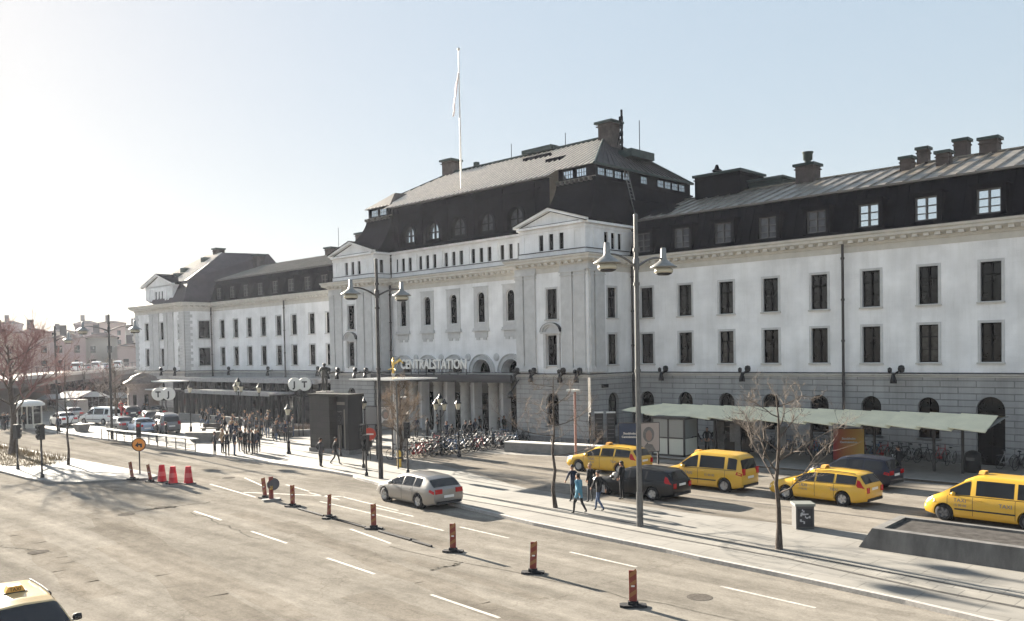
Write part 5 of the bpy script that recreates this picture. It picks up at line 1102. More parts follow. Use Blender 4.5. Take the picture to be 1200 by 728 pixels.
for i, (px, py, l) in enumerate(((816, 534, 'dark figure under the shelter just right of the glass booth'), (829, 532, 'dark figure under the shelter, second to the right of the booth'), (838, 533, 'dark figure under the shelter, third to the right of the booth'), (758, 545, 'dark figure standing right of the portrait poster'))):
    person(at(px, py), random.uniform(0, 360), ('walk', 'pocket', 'coat', 'stand')[i], M_COATK, M_TROU, l, M_HAIRD, 1.76, gs_)
person(at(264 + 420, 507), 200, 'pocket', M_COATK, M_TROU, 'dark figure leaning by the station wall above the long concrete wall', M_HAIRD, 1.75)
person(at(692, 508), 20, 'coat', M_COATK, M_TROU, 'dark figure beside the leaning one by the station wall, on its right', M_HAIRD, 1.75)
person(at(431, 527), 260, 'stand', M_COATR, M_TROU, 'person in a red jacket near the street signs', M_HAIRD, 1.75)
person(at(183.5, 519), 90, 'pocket', M_COATK, M_TROU, 'person in black just behind the white railing, left of the two', M_HAIRD, 1.75)
person(at(195, 519.5), 80, 'coat', M_COATK, M_TROU, 'person in a black coat just behind the white railing, right of the two', M_HAIRD, 1.8)
person(at(69, 509), 200, 'stand', M_COATN, M_TROU, 'person standing at the roadside between white kiosk and cars', M_HAIRD, 1.75)
gf = 'distant people near the stone gatehouse'
for i in range(14):
    person(at(random.uniform(140, 182), random.uniform(484, 492)), random.uniform(0, 360), random.choice(list(PM)), random.choice((M_COATK, M_COATR, M_COATG)), M_TROU, 'one of the tiny distant figures near the stone gatehouse', M_HAIRD, 1.75, gf)
for i in range(8):
    person(at(random.uniform(2, 34), random.uniform(500, 505)), random.uniform(0, 360), random.choice(list(PM)), M_COATK, M_TROU, 'one of the tiny figures waiting near the white kiosk at far left', M_HAIRD, 1.75, 'people waiting near the white kiosk')
# ================================================================ street furniture
def twin_lamp(loc, rz, label, m=M_POLE, h=11.85, arm=10.0, reach=2.35, single=False, grp='tall street lamps'):
    t = thing('street_lamp', loc, label, 'street lamp', grp, rz)
    b = MB(); b.tube([(0, 0, 0), (0, 0, 1.2)], .13, 12); b.tube([(0, 0, 1.2), (0, 0, arm), (0, 0, h)], [.105, .085, .08], 12); b.lathe([(.11, 0), (.12, .05), (.12, .4), (.1, .45)], (0, 0, arm - .2), 12)
    for z in (1.2, 5.9, 9.2, arm + .5): b.tube([(0, 0, z), (0, 0, z + .12)], .125, 12)
    b.lathe([(.09, 0), (.09, .04), (.02, .09)], (0, 0, h), 12); b.build('pole', m, t)
    for s in ((-1,) if single else (-1, 1)):
        b = MB(); pts = [(s * x, 0, arm - .1 + .42 * math.sin(min(1, x / (reach * .8)) * math.pi * .5) - (.1 if x > reach * .9 else 0)) for x in [reach * q / 8 for q in range(9)]]
        b.tube(pts, [.055 - .02 * q / 8 for q in range(9)], 8); b.build('arm', m, t)
        b = MB(); x = s * reach; zz = arm + .5
        b.lathe([(.05, .42), (.10, .40), (.12, .0), (.16, -.08), (.30, -.18), (.52, -.33), (.53, -.36), (.28, -.36), (.26, -.39)], (x, 0, zz - .18), 20); lh = b.build('lamp_head', mat('brushed_lamp_metal', (.26, .255, .24), .4, metal=.6, noise=.2), t)
        b = MB(); b.lathe([(.28, 0), (.36, -.06), (.37, -.17), (.30, -.20)], (x, 0, zz - .56), 20); b.build('lamp_glass', M_LAMPG, lh)
        b = MB(); b.lathe([(.31, 0), (.34, -.02), (.20, -.08), (.04, -.08)], (x, 0, zz - .76), 16); b.build('lamp_rim', M_BLACK, lh)
    return t
def atz(px, py, z=0): return at(px, py, z)
twin_lamp(at(750, 617), R(85), 'tall twin armed street lamp in the middle of the pavement, nearest and highest', reach=1.6)
twin_lamp(at(446.5, 561), R(85), 'tall twin armed street lamp behind the silver estate car', M_DKPOLE, reach=1.6)
twin_lamp(at(131.5, 515), R(215), 'tall street lamp at the left end of the white railing', M_DKPOLE, h=10.4, arm=9.2, reach=2.4, single=False)
twin_lamp(at(68, 505), R(200), 'slender lamp mast beyond the traffic island, farthest left of the tall lamps', M_DKPOLE, h=9.9, arm=8.6, reach=1.8, single=True)
# old style lanterns
def lantern(loc, label, h=3.3, heads=1, bollard=False):
    t = thing('lantern_post', loc, label, 'lantern', 'old fashioned black lantern posts')
    b = MB(); b.lathe([(.16, 0), (.16, .12), (.11, .2), (.10, .75), (.13, .8), (.06, .9), (.045, h - .75), (.07, h - .7), (.04, h - .62)], (0, 0, 0), 10); b.build('post', M_BLACK, t)
    pos = [(0, 0)] if heads == 1 else [(-.42, 0), (.42, 0), (0, 0)]
    for i, (dx, dy) in enumerate(pos):
        z = h - .62 + (.35 if (heads > 1 and i == 2) else 0)
        if dx: b = MB(); b.tube([(0, 0, z - .5), (dx * .6, 0, z - .3), (dx, 0, z - .02)], .025, 6); b.build('arm', M_BLACK, t)
        b = MB(); b.lathe([(.10, 0), (.19, .40)], (dx, dy, z), 6); g = b.build('lamp_glass', M_LAMPG, t)
        b = MB(); b.lathe([(.23, 0), (.21, .05), (.10, .18), (.08, .26), (.02, .36)], (dx, dy, z + .40), 8); b.lathe([(.12, -.04), (.12, .0)], (dx, dy, z), 6); b.build('lamp_cap', M_BLACK, g)
    return t
for px, py, l, h, n in ((612, 506, 'black lantern post in front of the right pavilion of the entrance', 3.0, 1), (538, 536, 'black lantern post among the bicycles, right one of the pair', 3.7, 1), (517, 533, 'black lantern post with two lights among the bicycles, left one of the pair', 3.6, 3), (338.5, 532, 'black lantern post standing alone right of the kerbside group', 3.3, 1), (281, 517, 'black lantern post with several lights in the crowd, left of the pair', 4.6, 3),
        (305, 514, 'black lantern post in the crowd, right of the pair', 4.4, 1), (428, 529, 'black lantern post beside the black kiosk tower', 3.6, 1), (224, 512, 'black lantern post near the thin white canopy roofs', 4.4, 1), (155, 486, 'black lantern post left of the stone gatehouse', 4.4, 1)):
    lantern(at(px, py), l, h, n)
# round station symbol signs on posts
def round_sign(loc, rz, chars, label, h, r=.62):
    t = thing('round_sign', loc, label, 'sign', 'pairs of white round signs on posts', rz); b = MB()
    for s in (-1, 1): b.tube([(s * .18, 0, 0), (s * .18, 0, h - r * .8)], .045, 8)
    b.build('post', M_DKPOLE, t)
    for i, c in enumerate(chars):
        x = (i - .5) * r * 1.62; b = MB(); b.lathe([(r * .96, -.09), (r, -.06), (r, .06), (r * .96, .09)], (x, -.1 * i, h), 28, 'y'); d = b.build('disc', M_WHITE, t)
        for s, yy, rr_ in ((1, -.095, 0), (-1, .095, math.pi)): text('letter', c, r * 1.25, M_BLACK, d, (x, yy - .1 * i, h - r * .45), (R(90), 0, rr_), .004, bold=.03)
round_sign(at(193, 501), R(50), 'TJ', 'pair of round white discs reading T and J beside the stone gatehouse', 3.25, .62)
round_sign(at(353, 511), R(38), 'JT', 'pair of round white discs reading J and T left of the kiosk tower', 4.35, .56)
# traffic signals
def signal(loc, rz, label, h=3.0, lit=False, m=M_BLACK):
    t = thing('traffic_light', loc, label, 'traffic light', 'traffic lights', rz); b = MB(); b.tube([(0, 0, 0), (0, 0, h - .2)], .055, 8); b.lathe([(.11, 0), (.09, .2), (.06, .25)], (0, 0, 0), 8); b.build('post', M_DKPOLE, t)
    b = MB(); b.box(-.16, .16, -.14, .14, h - .9, h); b.build('signal_head', m, t)
    for i, c in enumerate(((.5, .02, .02), (.35, .2, .02), (.02, .2, .06))):
        z = h - .16 - i * .28; b = MB(); b.lathe([(.02, -.165), (.095, -.15), (.10, -.14)], (0, 0, z), 12, 'y')
        b.build('lens', (mat('lit_red_lens', (.8, .05, .03), .3, emit=(1, .06, .03, 2.5)) if (lit and i == 0) else mat('lens_%d' % i, c, .3)), t)
        b = MB(); b.lathe([(.11, -.27), (.115, -.14)], (0, 0, z + .015), 12, 'y'); b.build('visor', M_BLACK, t)
signal(at(49.5, 560, RZ * .0), R(20), 'traffic light on the traffic island right of the grassy patch', 3.1)
signal(at(21, 550), R(200), 'traffic light on the traffic island standing in the dry grass', 2.8)
signal(at(478, 555), R(40), 'traffic light on the pavement between twin lamp and silver car', 2.9)
signal(at(443.5, 538), R(60), 'traffic light behind the tall lamp near the street posters', 2.2, False)
signal(at(426, 548), R(10), 'traffic light just left of the tall lamp behind the silver car', 2.6)
signal(at(429.5, 558), R(10), 'traffic light post with a yellow banded stem left of the tall lamp', 2.3)
signal(at(399, 535), R(45), 'traffic light showing red in front of the black kiosk tower', 3.0, True)
b = None
def pole_sign(name, loc, rz, label, h, shape, cat='sign'):
    t = thing(name, loc, label, cat, None, rz); b = MB(); b.tube([(0, 0, 0), (0, 0, h)], .04, 8); b.build('post', M_DKPOLE, t); shape(t, h); return t
def arrow_disc(t, h):
    b = MB(); b.lathe([(.40, -.02), (.40, .02)], (0, -.06, h - .42), 24, 'y'); d = b.build('disc', mat('sign_blackened', (.10, .05, .03), .6), t)
    b = MB(); b.lathe([(.34, -.005), (.34, .005)], (0, -.09, h - .42), 24, 'y'); b.build('disc_face', M_ORANGE, d)
    b = MB(); z = h - .42; b.extr([(-.20, -.1, z - .04), (-.03, -.1, z + .16), (-.03, -.1, z + .06), (.18, -.1, z + .06), (.18, -.1, z - .16), (.08, -.1, z - .16), (.08, -.1, z - .05), (-.03, -.1, z - .05), (-.03, -.1, z - .16)], (0, -.008, 0)); b.build('arrow', M_BLACK, d, fix=True)
    b = MB(); b.box(-.12, .12, -.12, .12, h, h + .85); b.build('signal_head', M_BLACK, t)
    b = MB(); b.lathe([(.02, -.14), (.09, -.13)], (0, 0, h + .7), 12, 'y'); b.build('lens', mat('dim_red_lens', (.45, .03, .03), .3), t)
pole_sign('traffic_sign', at(164, 555.5), R(55), 'round orange sign with a black arrow on the tip of the traffic island', 2.15, arrow_disc)
def red_disc(t, h):
    b = MB(); b.lathe([(.40, -.02), (.40, .02)], (0, -.06, h - .4), 24, 'y'); d = b.build('disc', mat('weathered_sign_red', (.42, .05, .03), .5), t)
    b = MB(); b.box(-.25, .25, -.095, -.085, h - .45, h - .36); b.build('bar', M_WHITE, d)
pole_sign('traffic_sign', at(434, 540), R(45), 'round red sign with a pale bar beside the street posters', 2.1, red_disc)
# slim pillar lamp with a flat white top
t = thing('pillar_lamp', at(675, 545), 'slender reddish post with a flat white lamp top beside the slim tree', 'lamp'); b = MB(); b.tube([(0, 0, 0), (0, 0, 4.35)], .075, 10); b.build('post', mat('reddish_post', (.30, .17, .15), .6), t); b = MB(); b.box(-.5, .25, -.2, .2, 4.35, 4.47); b.build('lamp_top', M_WHITE, t)
# delineators along the road works
def delineator(loc, rz, lean, label, back=False):
    t = thing('delineator', loc, label, 'road marker', 'red and yellow delineators in a row on the road', rz)
    b = MB(); b.prism([(-.36, -.11), (-.27, -.17), (.27, -.17), (.36, -.11), (.36, .11), (.27, .17), (-.27, .17), (-.36, .11)], 0, .065); b.prism([(-.14, -.08), (.14, -.08), (.14, .08), (-.14, .08)], .065, .15); b.build('foot', M_RUBBER, t)
    M2 = Matrix.Rotation(lean, 3, 'Y'); b = MB(); pts = [(-.105, -.02, .14), (.105, -.02, .14), (.105, -.02, .98), (-.105, -.02, .98)]; b.extr([M2 @ Vector(p) for p in pts], M2 @ Vector((0, .045, 0))); bd = b.build('board', M_BARR, t, fix=True)
    b = MB()
    for i in range(3):
        z = .24 + i * .27
        for yy in (-.024, .029): b.add([M2 @ Vector(p) for p in ((-.09, yy, z), (.09, yy, z + .12), (.09, yy, z + .24), (-.09, yy, z + .12))], [(0, 1, 2, 3)])
    b.build('stripe', mat('faded_stripe', (.26, .12, .05), .6), bd)
    b = MB()
    for yy in (-.028, .033): p = M2 @ Vector((0, yy, .56)); b.cbox(p.x, p.y, p.z, .09, .006, .04)
    b.build('reflector', M_WHITE, bd)
for px, py, l, a, n in ((343, 594, .0, 30, 'delineator second from the far end of the long row, upright'), (385.5, 607, .08, 110, 'thin looking delineator seen edge on, third from the far end of the row'), (438, 620, .0, 35, 'delineator fourth in the row, beside the silver car'), (531, 647, .0, 35, 'delineator third from the near end of the row'), (624.5, 672, .05, 40, 'delineator second from the near end of the row, leaning slightly'), (742, 711, .0, 40, 'nearest and largest delineator with a pale foot'),
        (155.5, 562, -.18, 20, 'leaning delineator on the island tip, left one of two'), (177, 565, -.22, 20, 'leaning delineator on the island tip, right one of two beside the cones'), (311, 584, -.12, 20, 'delineator at the far end of the row, behind the round sign')):
    delineator(at(px, py, RZ if px > 200 else (0 if px < 160 else RZ)), R(a), l, n)
t = thing('delineator', at(318, 587, RZ), 'delineator with a small round sign at the far end of the long row', 'road marker', 'red and yellow delineators in a row on the road', R(75))
b = MB(); b.prism([(-.42, -.2), (.42, -.2), (.42, .2), (-.42, .2)], 0, .1); b.build('foot', M_CONC, t); b = MB(); b.box(-.105, .105, -.02, .02, .1, 1.15); b.build('board', M_BARR, t); b = MB(); b.lathe([(.30, .03), (.30, .05)], (.12, 0, .78), 20, 'y'); b.lathe([(.24, -.06), (.24, -.04)], (.12, 0, .78), 20, 'y'); b.build('round_plate', mat('sign_back', (.07, .07, .08), .6), t)
b = MB(); b.box(-.07, .07, -.06, -.03, .55, .72); b.build('yellow_plate', M_YEL, t)
# row of shadowless flat cable strips on the road between the delineators
b = MB(); 
for p, q in (((-33.9, 21.1), (-31.6, 20.85)), ((-30.8, 20.75), (-28.2, 20.5)), ((-27.2, 20.4), (-25.0, 20.15)), ((-24.8, 20.1), (-23.6, 19.95))):
    P_, Q = Vector((p[0], p[1], 0)) * 1.0176, Vector((q[0], q[1], 0)) * 1.0176; b.tube([(P_.x, P_.y, RZ + .03), (Q.x, Q.y, RZ + .03)], .055, 6)
tag(b.build('rubber_cable_ramp', M_RUBBER), 'low black rubber strips lying along the row of delineators', 'cable ramp')
# cones
def cone(loc, label):
    t = thing('traffic_cone', loc, label, 'traffic cone', 'red traffic cones by the island'); b = MB(); b.prism([(-.30, -.30), (.30, -.30), (.30, .30), (-.30, .30)], 0, .06); b.build('base', M_RUBBER, t)
    b = MB(); b.smooth = True; b.lathe([(.25, .06), (.235, .12), (.15, .92), (.13, .96)], (0, 0, 0), 20); b.build('cone_body', M_RED, t)
    b = MB(); b.smooth = True; b.lathe([(.215, .36), (.19, .60)], (0, 0, 0), 20); b.build('band', mat('faded_cone_band', (.55, .10, .10), .5), t)
cone(at(190, 565, RZ), 'red traffic cone by the island, leftmost of the three'); cone(at(203, 567, RZ), 'red traffic cone by the island, middle one of the three'); cone(at(221, 567, RZ), 'red traffic cone by the island, rightmost of the three and on its own')
# white railing
def railing(name, p, q, label, h=.95, wide=.25, m=M_WHITE):
    t = thing(name, p, label, 'railing'); v = Vector(q) - Vector(p); L_ = v.length; t.rotation_euler.z = math.atan2(v.y, v.x)
    b = MB(); b.box(0, L_, -wide / 2, wide / 2, h - .05, h); b.build('top_rail', m, t); b = MB(); b.box(0, L_, -.03, .03, .05, .10); b.box(0, L_, -.02, .02, h * .5, h * .5 + .03); b.build('lower_rail', M_POLE, t)
    n = int(L_ / 1.45); b = MB()
    for i in range(n + 1): b.box(L_ * i / n - .025, L_ * i / n + .025, -.03, .03, 0, h - .05)
    b.build('posts_row', M_POLE, t).name = 'baluster'
railing('street_railing', at(119, 515), at(229, 529.5), 'long white topped railing along the forecourt kerb at the left', .95, .55)
railing('street_railing', at(164, 506.5), at(180, 507.5), 'short white railing piece behind the long one', .9, .2)
# concrete kiosk, bollards, benches, planters
def wall_block(name, pts, h, label, cat, m=M_CONC, capm=None):
    t = thing(name, (pts[0][0], pts[0][1], 0), label, cat, world=True); b = MB(); b.prism(pts, -.05, h); b.build('body', m, t, fix=True)
    if capm: c = Vector((sum(p[0] for p in pts) / len(pts), sum(p[1] for p in pts) / len(pts), 0)); b = MB(); b.prism([((p[0] - c.x) * 1.01 + c.x, (p[1] - c.y) * 1.04 + c.y) for p in pts], h, h + .06); b.build('coping', capm, t, fix=True)
    return t
wall_block('low_wall', [(-42.2, 42.3), (-33.3, 44.2), (-33.6, 45.0), (-42.4, 43.2)], .62, 'long low concrete wall in front of the right pavilion, behind the yellow taxi', 'wall', M_CONC, mat('pale_coping', (.62, .60, .56), .7))
t = thing('concrete_planter', (-12.5, 29.2, 0), 'long sloping concrete ramp block at the right edge of the pavement', 'planter', world=True)
b = MB(); o = [(-12.45, 29.2), (20, 28.2), (20, 31.4), (-12.6, 32.3)]; i_ = [(-12.0, 29.3), (20, 28.35), (20, 31.3), (-12.15, 32.1)]
b.add([(p[0], p[1], -.05) for p in o] + [(p[0], p[1], .68) for p in i_], [(0, 1, 5, 4), (1, 2, 6, 5), (2, 3, 7, 6), (3, 0, 4, 7), (0, 3, 2, 1)])
j_ = [(-11.7, 29.55), (20, 28.6), (20, 31.05), (-11.85, 31.8)]; b.add([(p[0], p[1], .68) for p in i_] + [(p[0], p[1], .69) for p in j_], [(0, 1, 5, 4), (1, 2, 6, 5), (2, 3, 7, 6), (3, 0, 4, 7)]); b.add([(p[0], p[1], .69) for p in j_] + [(p[0], p[1], .60) for p in j_], [(0, 1, 5, 4), (1, 2, 6, 5), (2, 3, 7, 6), (3, 0, 4, 7)]); b.build('wall', M_CONCD, t)
b = MB(); b.add([(p[0], p[1], .61) for p in j_], [(0, 1, 2, 3)]); b.build('asphalt_fill', mat('planter_fill', (.075, .07, .066), 1.0, noise=.3, scale=3, spec=0), t)
b = MB()
for x in (-7.2, -1.5, 4.5): b.box(x - .06, x + .06, 29.3, 31.6, .615, .63)
b.build('joint', M_KERB, t)
t = thing('concrete_planter_bowl', at(240, 517), 'grey concrete planter trough left of the kerbside group', 'planter'); b = MB(); b.add([(-.9, -.5, 0), (.9, -.5, 0), (.9, .5, 0), (-.9, .5, 0), (-1.3, -.75, .75), (1.3, -.75, .75), (1.3, .75, .75), (-1.3, .75, .75)], [(0, 1, 5, 4), (1, 2, 6, 5), (2, 3, 7, 6), (3, 0, 4, 7), (0, 3, 2, 1), (4, 5, 6, 7)]); b.build('trough', M_CONC, t); t.rotation_euler.z = R(30)
t = thing('grey_crate', at(96, 505.5), 'dark grey tapered trough by the roadside near the kiosk', 'planter'); b = MB(); b.add([(-.5, -.4, 0), (.5, -.4, 0), (.5, .4, 0), (-.5, .4, 0), (-.7, -.55, .7), (.7, -.55, .7), (.7, .55, .7), (-.7, .55, .7)], [(0, 1, 5, 4), (1, 2, 6, 5), (2, 3, 7, 6), (3, 0, 4, 7), (4, 5, 6, 7)]); b.build('trough', M_PLINTH, t)
t = thing('round_planter', at(352, 508), 'low round concrete planter left of the black kiosk tower', 'planter'); b = MB(); b.lathe([(2.3, 0), (2.45, .35), (2.45, .5), (2.0, .5), (2.0, .3), (.1, .3)], (0, 0, 0), 28); b.build('ring', M_CONC, t)
b = MB(); random.seed(5)
for i in range(260):
    a = random.uniform(0, 6.28); r_ = random.uniform(0, 1.9); p = Vector((math.cos(a) * r_, math.sin(a) * r_, .3)); d = Vector((random.uniform(-1, 1), random.uniform(-1, 1), 0)).normalized() * .05; b.add([p - d, p + d, p + Vector((random.uniform(-.2, .2), random.uniform(-.2, .2), random.uniform(.2, .7)))], [(0, 1, 2)])
b.build('shrubs', M_TWIG, t)
for i, (px, py, rz, l) in enumerate(((247, 508, 30, 'dark bench near the concrete trough'), (330, 513, 40, 'dark bench at the right side of the crowd'), (424, 524, 45, 'dark bench right of the black kiosk tower, nearer'), (418, 517, 45, 'dark bench right of the black kiosk tower, farther'))):
    t = thing('park_bench', at(px, py), l, 'bench', 'benches in the forecourt', R(rz)); b = MB(); b.box(-.9, .9, -.25, .25, .40, .46); b.build('seat', M_BARK, t); b = MB(); b.box(-.9, .9, .22, .27, .5, .85); b.build('backrest', M_BARK, t)
    for s in (-1, 1): b = MB(); b.box(s * .7 - .04, s * .7 + .04, -.22, .25, 0, .40); b.box(s * .7 - .03, s * .7 + .03, .24, .30, .3, .8); b.build('leg', M_BLACK, t)
# litter bin with a poster, black bin under the shelter
t = thing('litter_bin', at(941, 618.5), 'square grey litter bin with a small poster between the bare tree and the ramp block', 'bin', None, R(40)); b = MB(); b.box(-.33, .33, -.33, .33, .0, .86); b.build('body', mat('bin_steel', (.075, .075, .075), .7), t); b = MB(); b.box(-.37, .37, -.37, .37, .86, .95); b.build('lid', mat('bin_lid', (.17, .18, .165), .6), t)
b = MB(); b.box(-.27, .27, -.345, -.332, .1, .78); pp = b.build('poster', mat('bin_poster', (.03, .03, .035), .5), t)
b = MB(); random.seed(8)
for i in range(16): x, z = random.uniform(-.2, .16), random.uniform(.15, .7); b.box(x, x + random.uniform(.03, .12), -.349, -.346, z, z + random.uniform(.02, .09))
b.build('poster_print', mat('poster_print', (.40, .40, .42), .6), pp)
t = thing('black_bin', at(1140, 556), 'black rounded litter bin under the right end of the shelter', 'bin'); b = MB(); b.smooth = True; b.lathe([(.30, 0), (.38, .1), (.40, .9), (.36, 1.1), (.2, 1.22), (.05, 1.25)], (0, 0, 0), 18); b.build('body', M_BLACK, t); b = MB(); b.box(-.2, .2, -.41, -.36, .75, .9); b.build('slot', M_PLINTH, t)
# bus shelter
t = thing('shelter', (-24, 47.5, .12), 'long glass bus shelter with pale green overlapping roof panels along the station wall', 'shelter', world=True)
NPAN = 13; x0, x1 = -33.6, -13.7; wd = (x1 - x0) / NPAN
for i in range(NPAN):
    a = x0 + i * wd; c = a + wd * 1.12; b = MB()
    b.add([(a, 46.45, 2.62), (c, 46.45, 2.46), (c, 48.5, 3.14), (a, 48.5, 3.20), (c, 50.6, 2.92), (a, 50.6, 2.98)], [(0, 1, 2, 3), (3, 2, 4, 5)])
    b.add([(a, 46.45, 2.58), (c, 46.45, 2.42), (c, 48.5, 3.10), (a, 48.5, 3.16), (c, 50.6, 2.88), (a, 50.6, 2.94)], [(3, 2, 1, 0), (5, 4, 2, 3)])
    b.add([(a, 46.45, 2.62), (c, 46.45, 2.46), (c, 46.45, 2.42), (a, 46.45, 2.58)], [(0, 3, 2, 1)]); b.build('roof_panel', M_CANOPY, t)
b = MB(); b.box(x0 - 1.4, x1 + .3, 48.4, 48.55, 2.75, 2.98); b.box(x0, x1, 46.9, 47.0, 2.45, 2.55)
for i in range(NPAN + 1): a = x0 + i * wd; b.tube([(a, 46.6, 2.47), (a, 48.5, 2.98)], .03, 6)
b.add([(x1 + .1, 46.45, 2.44), (x1 + .65, 48.5, 3.12), (x1 + .1, 50.6, 2.9), (x1 + .05, 48.5, 2.95)], [(0, 1, 2, 3)]); b.build('roof_beam', mat('shelter_steel', (.16, .17, .16), .5, metal=.3), t)
for x in (-32.8, -29.5, -26.2, -23.2, -19.6, -16.5, -15.1):
    b = MB(); b.box(x - .06, x + .06, 48.2, 48.32, .12, 2.8); b.build('post', M_DKPOLE, t)
b = MB(); b.add([(x0 - 2.2, 46.9, 2.75), (x0, 46.5, 2.62), (x0, 48.4, 3.15), (x0 - 2.0, 47.6, 2.9)], [(0, 1, 2, 3), (3, 2, 1, 0)]); b.build('roof_wing', M_CANOPY, t)
b = MB()
for x in (-28, -25.0): b.box(x - .35, x + .35, 48.0, 48.06, 1.0, 2.1)
b.build('timetable', M_PLINTH, t)
b = MB(); b.box(-27.4, -27.3, 48.4, 48.5, .12, 2.0) ; b.box(-29.0, -27.0, 48.42, 48.46, .4, 2.2); b.build('glass_screen', M_GLASS, t)
t = thing('glass_booth', (-31.4, 46.6, .12), 'glass and steel booth with pale panels under the left end of the shelter', 'booth', None, R(4)); b = MB()
for sx in (-1.1, 0, 1.1):
    for sy in (-.8, .8): b.box(sx - .05, sx + .05, sy - .05, sy + .05, 0, 2.3)
b.box(-1.2, 1.2, -.9, .9, 2.3, 2.45); b.box(-1.15, 1.15, -.85, -.8, 0, .12); b.box(-1.15, 1.15, -.85, -.8, 1.1, 1.18); b.build('frame', M_DKPOLE, t)
b = MB(); b.box(-1.05, -.05, -.82, -.79, .12, 1.1); b.box(.05, 1.05, -.82, -.79, .12, 1.1); b.box(1.1, 1.13, -.75, .75, .12, 1.1); b.build('lower_panel', mat('frosted_panel', (.55, .56, .50), .5), t)
b = MB(); b.box(-1.05, 1.05, -.815, -.80, 1.18, 2.28); b.box(1.11, 1.125, -.75, .75, 1.18, 2.28); b.build('upper_glass', mat('pale_glass', (.24, .25, .24), .15, spec=.8), t)
t = thing('ticket_pillar', at(849, 531, .12), 'dark square pillar with a small roof under the middle of the shelter', 'kiosk'); b = MB(); b.box(-.55, .55, -.4, .4, 0, 2.05); b.build('body', M_PLINTH, t); b = MB(); b.box(-1.0, 1.0, -.6, .6, 2.05, 2.13); b.build('roof', M_DKPOLE, t)
t = thing('ticket_pillar', at(866, 534, .12), 'narrow dark post just right of the square pillar under the shelter', 'kiosk'); b = MB(); b.box(-.2, .2, -.15, .15, 0, 2.0); b.build('body', M_PLINTH, t); b = MB(); b.box(-.15, .15, -.16, -.151, 1.1, 1.8); b.build('screen', M_GLASS, t)
# posters
def billboard(loc, rz, w_, h, z, m, label, text_rows=(), legs=True, portrait=None, tcol=None):
    t = thing('poster_board', loc, label, 'poster', None, rz); b = MB(); b.box(-w_ / 2 - .05, w_ / 2 + .05, -.05, .05, z - .05, z + h + .05); fr_ = b.build('board', M_DKPOLE, t)
    b = MB(); b.box(-w_ / 2, w_ / 2, -.058, -.051, z, z + h); f = b.build('poster_face', m, t)
    if legs: b = MB(); b.box(-w_ / 2, -w_ / 2 + .1, -.04, .04, 0, z - .05); b.box(w_ / 2 - .1, w_ / 2, -.04, .04, 0, z - .05); b.build('legs_pair', M_DKPOLE, t).name = 'stand'
    for i, (s, sz, zz) in enumerate(text_rows): text('lettering', s, sz, tcol or M_WHITE, f, (0, -.062, z + zz), (R(90), 0, 0), .002, bold=.006)
    if portrait: portrait(f, w_, h, z)
    return t
def face_print(f, w_, h, z, dark=True):
    b = MB(); n = 20; q = [(math.cos(2 * math.pi * i / n) * w_ * .27, -.062, z + h * .60 + math.sin(2 * math.pi * i / n) * h * .27) for i in range(n)]; b.extr(q, (0, -.002, 0)); b.build('portrait_hair', M_PLINTH, f)
    b = MB(); q = [(math.cos(2 * math.pi * i / n) * w_ * .15 + .02, -.066, z + h * .56 + math.sin(2 * math.pi * i / n) * h * .19) for i in range(n)]; b.extr(q, (0, -.002, 0)); b.build('portrait_face', mat('portrait_tone', (.30, .22, .19), .6), f)
    b = MB(); b.extr([(-w_ * .34, -.064, z + .02), (w_ * .34, -.064, z + .02), (w_ * .18, -.064, z + h * .24), (-w_ * .12, -.064, z + h * .28)], (0, -.002, 0)); b.build('portrait_shoulders', M_PLINTH, f, fix=True)
M_BLUEP = mat('dark_blue_poster', (.022, .040, .085), .5); 
billboard(at(738.5, 545.5), R(28), 1.22, 1.65, .80, M_BLUEP, 'dark blue poster board with two lines of white lettering beside the tall lamp', (('Stockholm', .17, 1.02), ('Centralstation', .16, .82)), True)
billboard(at(760, 545), R(62), 1.35, 1.65, .80, mat('pale_poster', (.42, .36, .33), .6), 'pale poster board with a dark portrait right of the blue poster', (), True, face_print)
def grad_mat():
    m = bpy.data.materials.new('red_gold_poster'); m.use_nodes = True; nt = m.node_tree; tc = nt.nodes.new('ShaderNodeTexCoord'); s = nt.nodes.new('ShaderNodeSeparateXYZ'); r = nt.nodes.new('ShaderNodeValToRGB'); mr = nt.nodes.new('ShaderNodeMapRange')
    mr.inputs[1].default_value = -.75; mr.inputs[2].default_value = .85; nt.links.new(tc.outputs['Object'], s.inputs[0]); nt.links.new(s.outputs['X'], mr.inputs[0]); nt.links.new(mr.outputs[0], r.inputs[0]); r.color_ramp.elements[0].color = (.30, .02, .02, 1); r.color_ramp.elements[1].color = (.62, .38, .06, 1); nt.links.new(r.outputs[0], nt.nodes['Principled BSDF'].inputs[0]); return m
billboard((-21.5, 49.3, .12), R(30), 1.65, 1.75, .15, grad_mat(), 'red and gold poster board with two lines of white lettering under the shelter', (('Stockholm', .17, 1.15), ('Centralstation', .16, .95)), False)
billboard(at(436.5, 534), R(40), .72, 1.15, 2.1, mat('grey_poster', (.20, .20, .20), .6), 'poster board with a grey picture left of the pole behind the silver car', (), True)
billboard(at(453, 534.5), R(38), .98, 1.2, 2.05, mat('white_poster', (.52, .51, .50), .6), 'white poster board with a black haired portrait beside the twiggy tree', (), True, face_print)
for px, l in ((702.5, 'black slatted information column, left one of the pair'), (716.5, 'black slatted information column, right one of the pair')):
    t = thing('information_column', at(px, 530), l, 'column', 'black information columns', R(40)); b = MB(); b.box(-.27, .27, -.2, .2, 0, 2.6); b.build('body', M_BLACK, t); b = MB()
    for i in range(8): b.box(-.2, .2, -.215, -.201, .5 + i * .25, .53 + i * .25)
    b.build('slat', mat('column_slats', (.14, .14, .15), .5), t); b = MB(); b.box(-.3, .3, -.23, .23, 2.6, 2.68); b.build('cap', M_WHITE, t)
